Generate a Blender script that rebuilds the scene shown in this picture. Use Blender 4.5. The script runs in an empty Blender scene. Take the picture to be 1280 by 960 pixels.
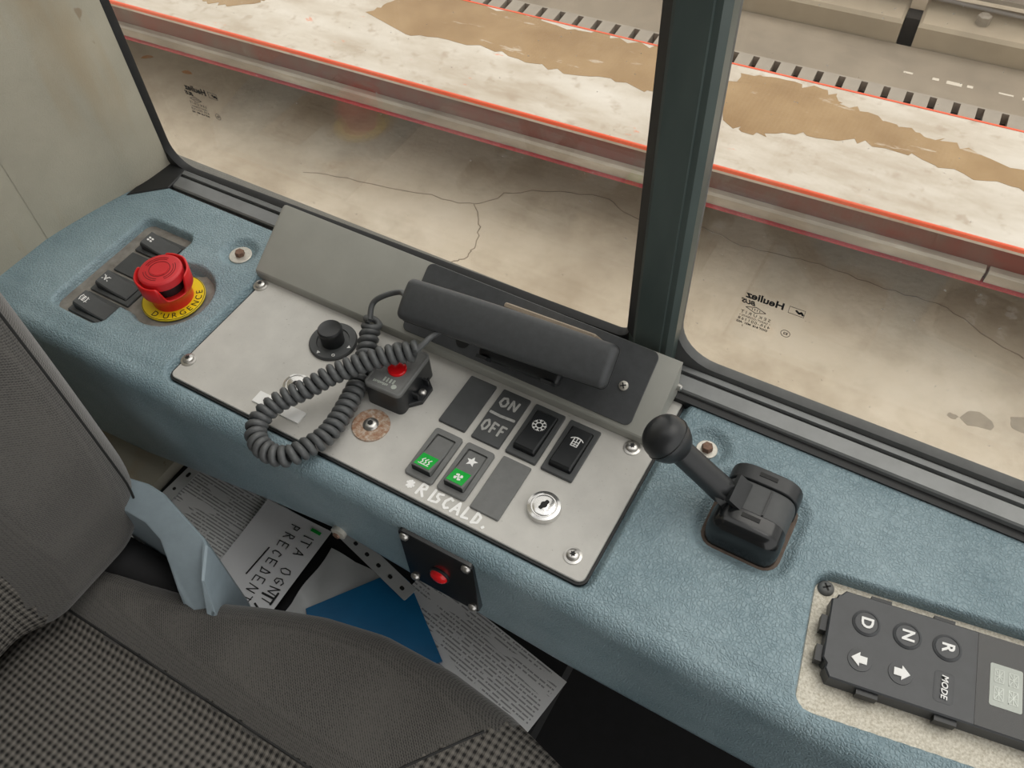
import bpy, math, random
import numpy as np
from mathutils import Matrix, Vector
random.seed(7); np.random.seed(7)
PI = math.pi
scene = bpy.context.scene
COL = scene.collection

# ------------------------------------------------------------------ camera
cam_data = bpy.data.cameras.new('camera')
cam_data.sensor_width = 36.0
cam_data.lens = 36.0 * 1080 / 1280
cam_data.clip_start = 0.01
cam = bpy.data.objects.new('camera', cam_data)
COL.objects.link(cam)
cam.matrix_world = Matrix((
    (0.8666179, -0.3777165, 0.3260422, 0.518708),
    (0.4978095, 0.6990740, -0.5133042, -0.272032),
    (-0.0340442, 0.6071456, 0.7938610, 0.600000),
    (0, 0, 0, 1)))
scene.camera = cam

# ------------------------------------------------------------------ sky and daylight
world = bpy.data.worlds.new('sky')
scene.world = world
world.use_nodes = True
bg = world.node_tree.nodes['Background']
bg.inputs[0].default_value = (1.0, 0.988, 0.96, 1)
bg.inputs[1].default_value = 1.0
sun_data = bpy.data.lights.new('sun', 'SUN')
sun_data.energy = 0.9
sun_data.angle = math.radians(40)
sun_data.color = (1.0, 0.97, 0.92)
sun = bpy.data.objects.new('sun', sun_data)
COL.objects.link(sun)
sun.rotation_euler = Vector((-0.22, -0.36, -0.90)).to_track_quat('-Z', 'Y').to_euler()
scene.view_settings.view_transform = 'Standard'
scene.view_settings.look = 'None'
scene.view_settings.gamma = 1.0
scene.view_settings.use_curve_mapping = False
scene.view_settings.exposure = 0.34

# ------------------------------------------------------------------ materials
def srgb(r, g, b):
    def f(c):
        c /= 255.0
        return c / 12.92 if c <= 0.04045 else ((c + 0.055) / 1.055) ** 2.4
    return (f(r), f(g), f(b), 1.0)

class NT:
    def __init__(self, name):
        self.m = bpy.data.materials.new(name)
        self.m.use_nodes = True
        self.t = self.m.node_tree
        self.b = self.t.nodes['Principled BSDF']
        self.tc = self.t.nodes.new('ShaderNodeTexCoord')
    def n(self, kind, **kw):
        o = self.t.nodes.new('ShaderNode' + kind)
        for k, v in kw.items():
            if k.startswith('i_'):
                o.inputs[k[2:].replace('_', ' ')].default_value = v
            else:
                setattr(o, k, v)
        return o
    def l(self, a, b):
        self.t.links.new(a, b)
    def noise(self, scale, detail=4, rough=0.6, stretch=None, vec=None):
        o = self.n('TexNoise', i_Scale=scale, i_Detail=detail, i_Roughness=rough)
        src = vec or self.tc.outputs['Object']
        if stretch:
            mp = self.n('Mapping')
            mp.inputs['Scale'].default_value = stretch
            self.l(src, mp.inputs[0]); src = mp.outputs[0]
        self.l(src, o.inputs['Vector'])
        return o.outputs['Fac']
    def ramp(self, fac, stops):
        r = self.n('ValToRGB')
        e = r.color_ramp.elements
        while len(e) < len(stops): e.new(0.5)
        for k, (p, c) in enumerate(stops):
            e[k].position = p; e[k].color = c
        self.l(fac, r.inputs[0])
        return r.outputs[0]
    def mix(self, fac, a, b, mode='MIX'):
        x = self.n('MixRGB', blend_type=mode)
        for s, v in ((x.inputs[0], fac), (x.inputs[1], a), (x.inputs[2], b)):
            if hasattr(v, 'is_linked') or hasattr(v, 'links'): self.l(v, s)
            else: s.default_value = v
        return x.outputs[0]
    def math(self, op, a, b=0.0, c=None):
        x = self.n('Math', operation=op)
        for s, v in zip(x.inputs, (a, b, c)):
            if v is None: continue
            if hasattr(v, 'links'): self.l(v, s)
            else: s.default_value = v
        return x.outputs[0]
    def color(self, v):
        if hasattr(v, 'links'): self.l(v, self.b.inputs['Base Color'])
        else: self.b.inputs['Base Color'].default_value = v
    def bump(self, h, strength=0.3, dist=0.001):
        x = self.n('Bump'); x.inputs['Strength'].default_value = strength
        x.inputs['Distance'].default_value = dist
        self.l(h, x.inputs['Height']); self.l(x.outputs[0], self.b.inputs['Normal'])
    def set(self, **kw):
        for k, v in kw.items():
            self.b.inputs[k.replace('_', ' ')].default_value = v

def plain(name, c, rough=0.5, metal=0.0, var=0.12, vscale=60, bump=0.0, bscale=800, bdist=0.0004, spec=0.5):
    t = NT(name)
    dark = tuple(x * (1 - var) for x in c[:3]) + (1,)
    lite = tuple(min(1, x * (1 + var)) for x in c[:3]) + (1,)
    t.color(t.ramp(t.noise(vscale), [(0.3, dark), (0.7, lite)]))
    t.set(Roughness=rough, Metallic=metal, Specular_IOR_Level=spec)
    if bump: t.bump(t.noise(bscale, 3), bump, bdist)
    return t.m

M = {}
# blue padded plastic with leather grain
t = NT('blue_vinyl')
base = t.ramp(t.noise(14, 5), [(0.3, srgb(120, 143, 152)), (0.7, srgb(148, 169, 177))])
scuff = t.ramp(t.noise(90, 6, 0.7), [(0.62, (0, 0, 0, 1)), (0.78, (0.35, 0.35, 0.35, 1))])
t.color(t.mix(scuff, base, srgb(176, 194, 201)))
v = t.n('TexVoronoi', feature='DISTANCE_TO_EDGE', i_Scale=360.0)
wp = t.n('TexNoise', i_Scale=120.0, i_Detail=2.0)
t.l(t.tc.outputs['Object'], wp.inputs['Vector'])
ad = t.n('VectorMath', operation='MULTIPLY_ADD'); ad.inputs[1].default_value = (0.006, 0.006, 0.006)
t.l(wp.outputs['Color'], ad.inputs[0]); t.l(t.tc.outputs['Object'], ad.inputs[2]); t.l(ad.outputs[0], v.inputs['Vector'])
gr = t.math('MINIMUM', v.outputs['Distance'], 0.25)
t.bump(t.math('ADD', gr, t.math('MULTIPLY', t.noise(420, 4), 0.25)), 0.8, 0.0022)
t.set(Roughness=0.33)
M['blue'] = t.m
# brushed grey control panel, worn
t = NT('panel_metal')
c = t.ramp(t.noise(22, 6, 0.65), [(0.3, srgb(186, 184, 179)), (0.7, srgb(204, 202, 196))])
sp = t.ramp(t.noise(500, 2), [(0.70, (0, 0, 0, 1)), (0.76, (0.6, 0.6, 0.6, 1))])
t.color(t.mix(sp, c, srgb(120, 116, 108)))
t.set(Roughness=0.4, Metallic=0.1)
t.bump(t.noise(900, 2, 0.5, (1, 0.15, 1)), 0.08, 0.0003)
M['panel'] = t.m
M['bracket'] = plain('bracket_grey_paint', srgb(164, 164, 157), 0.45, 0.1, 0.05, 30, 0.05, 600)
M['bracket_dark'] = plain('rubber_sheet', srgb(74, 76, 78), 0.7, 0, 0.12, 120, 0.35, 1500)
M['black'] = plain('black_plastic', srgb(36, 38, 40), 0.38, 0, 0.15, 80, 0.1, 1400)
M['blackgloss'] = plain('black_gloss_plastic', srgb(24, 26, 28), 0.18, 0, 0.1)
M['darkgrey'] = plain('dark_grey_plastic', srgb(70, 72, 73), 0.5, 0, 0.1, 90, 0.15, 1500)
M['keypad'] = plain('keypad_plastic', srgb(62, 64, 67), 0.38, 0, 0.1, 90, 0.1, 1500)
M['midgrey'] = plain('mid_grey_plastic', srgb(112, 113, 112), 0.55, 0, 0.08, 150, 0.2, 1600)
M['handset'] = plain('handset_plastic', srgb(68, 70, 72), 0.45, 0, 0.1, 200, 0.2, 1500, 0.0003)
M['cord'] = plain('cord_rubber', srgb(84, 86, 87), 0.42, 0, 0.12, 300)
M['white'] = plain('white_paint', srgb(240, 240, 238), 0.5, 0, 0.03)
M['scrawl'] = plain('paint_marker', srgb(252, 252, 249), 0.6, 0, 0.05)
M['scrawlgrey'] = plain('grey_paint_marker', srgb(176, 176, 172), 0.6, 0, 0.2, 400)
M['steel'] = plain('steel', srgb(190, 188, 184), 0.28, 0.9, 0.1, 200)
M['chrome'] = plain('chrome', srgb(225, 224, 222), 0.18, 0.9, 0.05)
M['bolt'] = plain('rusty_bolt', srgb(128, 100, 84), 0.6, 0.4, 0.2, 500)
M['gasket'] = plain('brown_gasket', srgb(98, 84, 74), 0.7, 0, 0.2, 200)
M['washer'] = plain('worn_washer', srgb(206, 202, 192), 0.4, 0.5, 0.12, 300)
t = NT('rusty_washer')
t.color(t.ramp(t.noise(260, 6, 0.7), [(0.35, srgb(150, 104, 76)), (0.5, srgb(178, 150, 128)), (0.68, srgb(206, 200, 190))]))
t.set(Roughness=0.55, Metallic=0.35); M['rustwasher'] = t.m
M['socket'] = plain('screw_socket', srgb(30, 30, 30), 0.7)
M['red'] = plain('red_plastic', srgb(214, 34, 36), 0.33, 0, 0.05)
M['redtop'] = plain('red_cap', srgb(204, 44, 50), 0.45, 0, 0.06)
M['redlens'] = plain('red_lens', srgb(222, 24, 30), 0.15, 0, 0.05)
M['redline'] = plain('red_groove', srgb(120, 18, 22), 0.6)
M['yellow'] = plain('yellow_label', srgb(240, 214, 30), 0.4, 0, 0.04)
M['green'] = plain('green_lens', srgb(30, 176, 66), 0.22, 0, 0.08, 300)
M['ink'] = plain('black_ink', srgb(22, 22, 24), 0.6)
M['tan'] = plain('tan_edge', srgb(158, 144, 126), 0.6)
t = NT('tray_metal')
t.color(t.ramp(t.noise(70, 5), [(0.3, srgb(112, 106, 100)), (0.7, srgb(150, 146, 139))]))
t.set(Roughness=0.5, Metallic=0.1); M['tray'] = t.m
t = NT('worn_silver_plate')
t.color(t.ramp(t.noise(520, 6, 0.75), [(0.35, srgb(168, 160, 142)), (0.6, srgb(214, 209, 196))]))
t.set(Roughness=0.5, Metallic=0.25); t.bump(t.noise(900, 3), 0.3, 0.0004); M['silver'] = t.m
M['display'] = plain('display_lcd', srgb(176, 182, 174), 0.3, 0, 0.05)
M['displayseg'] = plain('display_segments', srgb(206, 211, 204), 0.3)
# beige wall with stains
t = NT('beige_vinyl')
c = t.ramp(t.noise(7, 5), [(0.3, srgb(160, 156, 141)), (0.72, srgb(186, 181, 164))])
st = t.ramp(t.noise(20, 3, 0.5, (1.2, 1.2, 0.18)), [(0.52, (0, 0, 0, 1)), (0.72, (0.5, 0.5, 0.5, 1))])
c = t.mix(st, c, srgb(170, 148, 112))
sp = t.ramp(t.noise(60, 2, 0.5, (1, 1, 0.45)), [(0.71, (0, 0, 0, 1)), (0.74, (0.55, 0.55, 0.55, 1))])
t.color(t.mix(sp, c, srgb(128, 104, 74)))
t.set(Roughness=0.75); t.bump(t.noise(600, 3), 0.4, 0.0008); M['beige'] = t.m
M['rubber'] = plain('black_rubber', srgb(28, 29, 30), 0.5, 0, 0.15, 100)
M['sealgrey'] = plain('grey_rubber', srgb(92, 93, 92), 0.5, 0, 0.12, 60)
M['sill'] = plain('sill_metal', srgb(124, 126, 126), 0.35, 0.3, 0.1, 40)
t = NT('pillar_paint')
t.color(t.ramp(t.noise(12, 4, 0.6, (1, 1, 0.3)), [(0.3, srgb(60, 71, 69)), (0.7, srgb(88, 99, 95))]))
t.set(Roughness=0.35); M['pillar'] = t.m
M['dark'] = plain('dark_floor', srgb(20, 20, 22), 0.8, 0, 0.2)
M['cabin'] = plain('cabin_lining', srgb(120, 118, 112), 0.8, 0, 0.05)
M['belt'] = plain('pale_blue_plastic', srgb(142, 156, 164), 0.45, 0, 0.06, 80, 0.2, 900)
M['folder'] = plain('blue_folder', srgb(18, 106, 156), 0.35, 0, 0.15, 18)
M['sleeve'] = plain('sleeve_plastic', srgb(200, 202, 202), 0.25, 0, 0.08, 20)

# seat cloths
t = NT('seat_weave')
w1 = t.n('TexWave', wave_type='BANDS', bands_direction='DIAGONAL', i_Scale=230.0, i_Distortion=0.4)
t.l(t.tc.outputs['Object'], w1.inputs['Vector'])
ck = t.n('TexVoronoi', i_Scale=520.0, i_Randomness=0.35); t.l(t.tc.outputs['Object'], ck.inputs['Vector'])
h = t.math('ADD', t.math('MULTIPLY', w1.outputs['Fac'], 0.6), ck.outputs['Distance'])
t.color(t.mix(t.noise(12, 4), t.ramp(h, [(0.2, srgb(35, 34, 34)), (0.9, srgb(80, 78, 75))]), t.ramp(h, [(0.2, srgb(47, 46, 45)), (0.9, srgb(95, 92, 88))])))
t.set(Roughness=0.9, Specular_IOR_Level=0.2, Sheen_Weight=0.3, Sheen_Roughness=0.5)
t.bump(h, 0.4, 0.0008); M['weave'] = t.m

def dimple(name, axes):
    t = NT(name)
    sep = t.n('SeparateXYZ'); t.l(t.tc.outputs['Object'], sep.inputs[0])
    a, b = sep.outputs[axes[0]], sep.outputs[axes[1]]
    k = 2 * PI / 0.0125
    sa = t.math('SINE', t.math('MULTIPLY', t.math('ADD', a, b), k))
    sb = t.math('SINE', t.math('MULTIPLY', t.math('SUBTRACT', a, b), k))
    p = t.math('MULTIPLY', sa, sb)
    fine = t.math('SINE', t.math('MULTIPLY', a, 2 * PI / 0.0016))
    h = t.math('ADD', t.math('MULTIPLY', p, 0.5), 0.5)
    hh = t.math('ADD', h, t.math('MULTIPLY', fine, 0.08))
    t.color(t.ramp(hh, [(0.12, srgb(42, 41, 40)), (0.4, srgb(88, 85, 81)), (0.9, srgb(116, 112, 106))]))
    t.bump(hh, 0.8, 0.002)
    t.set(Roughness=0.9, Specular_IOR_Level=0.2)
    return t.m
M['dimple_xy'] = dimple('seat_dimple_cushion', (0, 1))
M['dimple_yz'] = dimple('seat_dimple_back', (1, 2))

# printed paper: rows of grey text broken into words
def printed(name, pitch, fill, x0, x1, cut):
    t = NT(name)
    sep = t.n('SeparateXYZ'); t.l(t.tc.outputs['Object'], sep.inputs[0])
    x, y = sep.outputs[0], sep.outputs[1]
    row = t.math('DIVIDE', y, pitch)
    fr = t.math('FRACT', row); fl = t.math('FLOOR', row)
    on = t.math('LESS_THAN', fr, fill)
    cmb = t.n('CombineXYZ'); t.l(t.math('MULTIPLY', x, 330.0), cmb.inputs[0]); t.l(t.math('MULTIPLY', fl, 17.3), cmb.inputs[1])
    nz = t.n('TexNoise', i_Scale=1.0, i_Detail=2.0); t.l(cmb.outputs[0], nz.inputs['Vector'])
    word = t.math('GREATER_THAN', nz.outputs['Fac'], cut)
    big = t.math('GREATER_THAN', t.noise(26, 1, 0.5, (0.35, 1.6, 1)), 0.42)
    box = t.math('MULTIPLY', t.math('GREATER_THAN', x, x0), t.math('LESS_THAN', x, x1))
    f = t.math('MULTIPLY', t.math('MULTIPLY', on, word), t.math('MULTIPLY', big, box))
    t.color(t.mix(t.math('MULTIPLY', f, 0.6), srgb(232, 232, 232), srgb(60, 60, 64)))
    t.set(Roughness=0.6)
    return t.m
M['print_a'] = printed('printed_form', 0.0036, 0.42, -0.09, 0.09, 0.40)
M['print_b'] = printed('printed_sheet', 0.0040, 0.40, -0.095, 0.09, 0.43)
M['paper'] = plain('plain_paper', srgb(234, 234, 236), 0.6, 0, 0.02, 20)

# glass: clear, reflecting by fresnel, thin film of dust
t = NT('window_glass')
for nd in [t.b]: t.t.nodes.remove(nd)
out = t.t.nodes['Material Output']
tr = t.n('BsdfTransparent'); tr.inputs[0].default_value = (0.95, 0.945, 0.93, 1)
gl = t.n('BsdfGlossy'); gl.inputs['Roughness'].default_value = 0.0
lw = t.n('LayerWeight'); lw.inputs['Blend'].default_value = 0.5
sch = t.math('ADD', 0.06, t.math('MULTIPLY', t.math('POWER', lw.outputs['Facing'], 5.0), 0.94))
mx = t.n('MixShader'); t.l(sch, mx.inputs[0]); t.l(tr.outputs[0], mx.inputs[1]); t.l(gl.outputs[0], mx.inputs[2])
df = t.n('BsdfDiffuse'); df.inputs[0].default_value = (0.8, 0.78, 0.74, 1)
dust = t.math('ADD', t.math('MULTIPLY', t.ramp(t.noise(6, 5, 0.6), [(0.4, (0, 0, 0, 1)), (0.8, (1, 1, 1, 1))]), 0.05),
              t.math('MULTIPLY', t.math('GREATER_THAN', t.noise(240, 2, 0.5), 0.755), 0.35))
mx2 = t.n('MixShader'); t.l(dust, mx2.inputs[0]); t.l(mx.outputs[0], mx2.inputs[1]); t.l(df.outputs[0], mx2.inputs[2])
t.l(mx2.outputs[0], out.inputs[0])
M['glass'] = t.m

# outside
t = NT('yard_concrete')
c = t.ramp(t.noise(1.3, 6, 0.6), [(0.3, srgb(184, 169, 147)), (0.5, srgb(206, 193, 172)), (0.7, srgb(220, 209, 191))])
d = t.ramp(t.noise(5, 6, 0.65), [(0.3, (0.45, 0.45, 0.45, 1)), (0.55, (0, 0, 0, 1))])
c = t.mix(d, c, srgb(158, 142, 120))
e = t.ramp(t.noise(22, 3), [(0.72, (0, 0, 0, 1)), (0.8, (0.5, 0.5, 0.5, 1))])
t.color(t.mix(e, c, srgb(132, 122, 110)))
t.set(Roughness=0.8); t.bump(t.noise(30, 5), 0.3, 0.01); M['concrete'] = t.m
t = NT('deck_concrete')
c = t.ramp(t.noise(3.2, 6, 0.65, (0.6, 1.5, 1)), [(0.34, srgb(188, 174, 155)), (0.52, srgb(213, 204, 190)), (0.7, srgb(226, 219, 208))])
d = t.ramp(t.noise(16, 4, 0.6), [(0.56, (0, 0, 0, 1)), (0.70, (0.6, 0.6, 0.6, 1))])
c = t.mix(d, c, srgb(176, 158, 138))
e = t.ramp(t.noise(9, 5, 0.7, (0.7, 1.6, 1)), [(0.66, (0, 0, 0, 1)), (0.70, (0.7, 0.7, 0.7, 1))])
t.color(t.mix(e, c, srgb(232, 140, 104)))
t.set(Roughness=0.7); M['deck'] = t.m
t = NT('puddle_water')
foam = t.ramp(t.noise(9, 5, 0.7, (0.5, 1.8, 1)), [(0.62, (0, 0, 0, 1)), (0.68, (0.8, 0.8, 0.8, 1))])
t.color(t.mix(foam, t.ramp(t.noise(3, 4), [(0.35, srgb(150, 118, 76)), (0.7, srgb(176, 146, 104))]), srgb(206, 190, 168)))
t.set(Roughness=0.12); M['puddle'] = t.m
t = NT('orange_red_paint')
t.color(t.ramp(t.noise(7, 5, 0.7, (0.5, 1, 1)), [(0.4, srgb(240, 92, 50)), (0.62, srgb(236, 110, 74)), (0.75, srgb(214, 150, 126))]))
t.set(Roughness=0.45); M['orange'] = t.m
t = NT('faded_red_web')
t.color(t.ramp(t.noise(5, 6, 0.7), [(0.35, srgb(120, 62, 52)), (0.6, srgb(112, 88, 78)), (0.75, srgb(124, 112, 102))]))
t.set(Roughness=0.6); M['redweb'] = t.m
t = NT('worn_flange')
t.color(t.ramp(t.noise(8, 6, 0.6, (0.3, 1, 1)), [(0.3, srgb(128, 119, 107)), (0.6, srgb(172, 163, 148)), (0.75, srgb(200, 193, 180))]))
t.set(Roughness=0.6); M['flange'] = t.m
M['crimson'] = plain('crimson_paint', srgb(158, 62, 66), 0.5, 0, 0.25, 8)
M['toothgrey'] = plain('grey_steel_plate', srgb(162, 152, 138), 0.55, 0.1, 0.1, 12)
M['gutter'] = plain('gutter_concrete', srgb(152, 140, 123), 0.7, 0, 0.15, 4)
M['block'] = plain('concrete_block', srgb(176, 163, 142), 0.8, 0, 0.1, 6)
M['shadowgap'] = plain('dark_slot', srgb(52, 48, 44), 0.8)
M['crack'] = plain('crack_dirt', srgb(146, 133, 116), 0.9, 0, 0.2, 20)
M['patch'] = plain('oil_stain', srgb(162, 150, 132), 0.7, 0, 0.15, 20)
M['leaf'] = plain('dry_leaf', srgb(190, 130, 70), 0.7)
M['streak'] = plain('white_scrape', srgb(222, 212, 196), 0.7, 0, 0.05)

# ------------------------------------------------------------------ mesh helpers
class MB:
    def __init__(s): s.v = []; s.f = []
    def add(s, vs, fs, mat=None):
        o = len(s.v)
        if mat is not None: vs = [tuple(mat @ Vector(p)) for p in vs]
        s.v += [tuple(p) for p in vs]; s.f += [tuple(i + o for i in f) for f in fs]
        return s
    def box(s, lo, hi, mat=None):
        x0, y0, z0 = lo; x1, y1, z1 = hi
        vs = [(x0,y0,z0),(x1,y0,z0),(x1,y1,z0),(x0,y1,z0),(x0,y0,z1),(x1,y0,z1),(x1,y1,z1),(x0,y1,z1)]
        return s.add(vs, [(0,3,2,1),(4,5,6,7),(0,1,5,4),(1,2,6,5),(2,3,7,6),(3,0,4,7)], mat)
    def rings(s, rings, cap0=True, cap1=True, mat=None, close=False):
        n = len(rings[0]); vs = [p for r in rings for p in r]; fs = []
        m = len(rings)
        for k in range(m if close else m - 1):
            k2 = (k + 1) % m
            for i in range(n):
                j = (i + 1) % n
                fs.append((k*n+i, k*n+j, k2*n+j, k2*n+i))
        if not close:
            if cap0: fs.append(tuple(range(n))[::-1])
            if cap1: fs.append(tuple((m-1)*n+i for i in range(n)))
        return s.add(vs, fs, mat)
    def lathe(s, prof, c=(0,0,0), n=28, mat=None):
        rings = [[(c[0]+r*math.cos(2*PI*i/n), c[1]+r*math.sin(2*PI*i/n), c[2]+z) for i in range(n)] for r, z in prof]
        return s.rings(rings, mat=mat)
    def slab(s, cx, cy, w, h, r, levels, mat=None, n=5):
        # levels: (z, inset)
        return s.rings([[(x, y, z) for x, y in rrect(cx, cy, w-2*i, h-2*i, max(r-i, 0.0003), n)] for z, i in levels], mat=mat)
    def poly(s, pts, levels, mat=None):
        rs = []
        for z, i in levels:
            rs.append([(x, y, z) for x, y in inset(pts, i)])
        return s.rings(rs, mat=mat)
    def tube(s, pts, r, n=8, mat=None, cap=True):
        P = [Vector(p) for p in pts]
        T = [(P[min(i+1, len(P)-1)] - P[max(i-1, 0)]).normalized() for i in range(len(P))]
        up = Vector((0, 0, 1)) if abs(T[0].z) < 0.9 else Vector((1, 0, 0))
        nrm = (up - T[0]*up.dot(T[0])).normalized()
        rings = []
        for i, p in enumerate(P):
            nrm = (nrm - T[i]*nrm.dot(T[i])).normalized()
            b = T[i].cross(nrm)
            rr = r[i] if hasattr(r, '__len__') else r
            rings.append([tuple(p + rr*(math.cos(2*PI*k/n)*nrm + math.sin(2*PI*k/n)*b)) for k in range(n)])
        return s.rings(rings, cap, cap, mat=mat)
    def ribbon(s, pts, w, hf, th=0.0003, mat=None):
        # flat painted stroke following a polyline in the xy plane, hf(x, y) gives its height
        P = [Vector((p[0], p[1])) for p in pts]
        for a, b in zip(P[:-1], P[1:]):
            s.k = getattr(s, 'k', 0) + 1; up = (s.k % 7)*0.00002
            d = b - a
            if d.length < 1e-9: continue
            d.normalize(); q = Vector((-d.y, d.x))*w/2; e = d*w*0.35
            c = [a-e*1.0-q*0.6, a-e*0.2-q, b+e*0.2-q, b+e-q*0.6, b+e+q*0.6, b+e*0.2+q, a-e*0.2+q, a-e+q*0.6]
            s.rings([[(v.x, v.y, hf(v.x, v.y)-th*2) for v in c], [(v.x, v.y, hf(v.x, v.y)+th+up) for v in c]], mat=mat)
        return s
    def build(s, name, mat, parent=None, smooth=35, kind=None):
        return obj(name, s.v, s.f, mat, parent, smooth)

def rrect(cx, cy, w, h, r, n=5):
    pts = []
    for sx, sy, a0 in ((1, -1, -90), (1, 1, 0), (-1, 1, 90), (-1, -1, 180)):
        for k in range(n + 1):
            a = math.radians(a0 + 90*k/n)
            pts.append((cx + sx*(w/2-r) + r*math.cos(a), cy + sy*(h/2-r) + r*math.sin(a)))
    return pts
def inset(pts, d):
    if abs(d) < 1e-9: return list(pts)
    n = len(pts); out = []
    for i in range(n):
        a, b, c = Vector(pts[i-1]), Vector(pts[i]), Vector(pts[(i+1) % n])
        e1 = (b-a).normalized(); e2 = (c-b).normalized()
        n1 = Vector((-e1.y, e1.x)); n2 = Vector((-e2.y, e2.x))
        m = (n1+n2); L = max(m.dot(n1), 0.3)
        out.append(tuple(b + m*d/L))
    return out
def circ(cx, cy, r, n=24, a0=0.0):
    return [(cx + r*math.cos(a0+2*PI*i/n), cy + r*math.sin(a0+2*PI*i/n)) for i in range(n)]
def smooth_path(ctrl, per=12):
    P = [np.array(p, float) for p in ctrl]; P = [2*P[0]-P[1]] + P + [2*P[-1]-P[-2]]
    out = []
    for i in range(1, len(P)-2):
        a, b, c, d = P[i-1:i+3]
        for k in range(per):
            t_ = k/per
            out.append(0.5*((2*b)+(-a+c)*t_+(2*a-5*b+4*c-d)*t_**2+(-a+3*b-3*c+d)*t_**3))
    out.append(P[-2])
    return out

def wloc(o):
    l = Vector((0, 0, 0))
    while o is not None:
        l = l + o.location; o = o.parent
    return l
def obj(name, vs, fs, mat, parent=None, smooth=35):
    me = bpy.data.meshes.new(name)
    if parent is not None:
        L = wloc(parent); vs = [(p[0]-L.x, p[1]-L.y, p[2]-L.z) for p in vs]
    me.from_pydata(vs, [], fs); me.validate()
    if smooth:
        me.polygons.foreach_set('use_smooth', [True]*len(me.polygons))
        me.set_sharp_from_angle(angle=math.radians(smooth))
    me.materials.append(M[mat] if isinstance(mat, str) else mat)
    me.update()
    o = bpy.data.objects.new(name, me); COL.objects.link(o)
    o.parent = parent
    return o
def tag(o, label, cat, group=None):
    o['label'] = label; o['category'] = cat
    if group: o['group'] = group
    return o
def thing(name, loc, label, cat, group=None):
    o = bpy.data.objects.new(name, None); COL.objects.link(o); o.location = loc
    o.empty_display_size = 0.02
    return tag(o, label, cat, group)
def structure(o):
    o['kind'] = 'structure'; return o
def relabel(o, label):
    o['label'] = label; return o

def soft_box(half, r, seg=(8, 8, 8), k=3, deform=None):
    nodes = []
    for h, n in zip(half, seg):
        inner = list(np.linspace(-(h-r), h-r, n+1))
        rim = [math.tan(math.radians(45*(i+1)/k))*r for i in range(k)]
        nodes.append([-(h-r)-d for d in rim[::-1]] + inner + [h-r+d for d in rim])
    vs, fs, idx = [], [], {}
    def vid(p):
        c = [max(-(h-r), min(h-r, x)) for x, h in zip(p, half)]
        d = np.array(p) - np.array(c); L = np.linalg.norm(d)
        q = np.array(c) + (d/L*r if L > 1e-12 else 0)
        key = tuple(np.round(q, 6))
        if key not in idx:
            idx[key] = len(vs); vs.append(tuple(q))
        return idx[key]
    for ax in range(3):
        u, w = (ax+1) % 3, (ax+2) % 3
        for s in (-1, 1):
            for i in range(len(nodes[u])-1):
                for j in range(len(nodes[w])-1):
                    q = []
                    for a, b in ((i, j), (i+1, j), (i+1, j+1), (i, j+1)):
                        p = [0, 0, 0]; p[ax] = s*half[ax]; p[u] = nodes[u][a]; p[w] = nodes[w][b]
                        q.append(vid(p))
                    q = list(dict.fromkeys(q))
                    if len(q) > 2: fs.append(tuple(q if s > 0 else q[::-1]))
    if deform: vs = [deform(*p) for p in vs]
    return vs, fs

def text_mesh(s, size, ext=0.00015, align='CENTER', bold=0.0, shear=0.0, space=1.0):
    c = bpy.data.curves.new('lettering', 'FONT')
    c.body = s; c.size = size; c.extrude = ext; c.align_x = align; c.align_y = 'CENTER'
    c.offset = bold; c.shear = shear; c.space_character = space; c.resolution_u = 3
    o = bpy.data.objects.new('lettering', c)
    COL.objects.link(o)
    dg = bpy.context.evaluated_depsgraph_get(); dg.update()
    me = bpy.data.meshes.new_from_object(o.evaluated_get(dg))
    vs = [tuple(v.co) for v in me.vertices]; fs = [tuple(p.vertices) for p in me.polygons]
    bpy.data.meshes.remove(me); bpy.data.objects.remove(o); bpy.data.curves.remove(c)
    return vs, fs
def frame(o, x, y, z):
    return Matrix(((x[0], y[0], z[0], o[0]), (x[1], y[1], z[1], o[1]), (x[2], y[2], z[2], o[2]), (0, 0, 0, 1)))
def rotz(o, deg):
    return Matrix.Translation(o) @ Matrix.Rotation(math.radians(deg), 4, 'Z')

def sstep(a, b, x):
    t_ = np.clip((x-a)/(b-a), 0, 1); return t_*t_*(3-2*t_)
def sd_rr(x, y, cx, cy, w, h, r, ang=0.0):
    dx, dy = x-cx, y-cy
    c, s = math.cos(ang), math.sin(ang)
    u, v_ = dx*c+dy*s, -dx*s+dy*c
    qx, qy = np.abs(u)-(w/2-r), np.abs(v_)-(h/2-r)
    return np.hypot(np.maximum(qx, 0), np.maximum(qy, 0)) + np.minimum(np.maximum(qx, qy), 0) - r

def grid_obj(name, X, Y, Z, mat, parent=None, smooth=60, flip=False):
    n, m = X.shape
    vs = np.stack([X, Y, Z], -1).reshape(-1, 3)
    i = np.arange(n*m).reshape(n, m)
    q = np.stack([i[:-1, :-1], i[1:, :-1], i[1:, 1:], i[:-1, 1:]], -1).reshape(-1, 4)
    if flip: q = q[:, ::-1]
    me = bpy.data.meshes.new(name)
    L = wloc(parent) if parent is not None else Vector((0, 0, 0))
    me.from_pydata((vs - np.array(L)).tolist(), [], q.tolist())
    me.polygons.foreach_set('use_smooth', [True]*len(me.polygons))
    me.materials.append(M[mat]); me.update()
    o = bpy.data.objects.new(name, me); COL.objects.link(o); o.parent = parent
    return o

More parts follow.
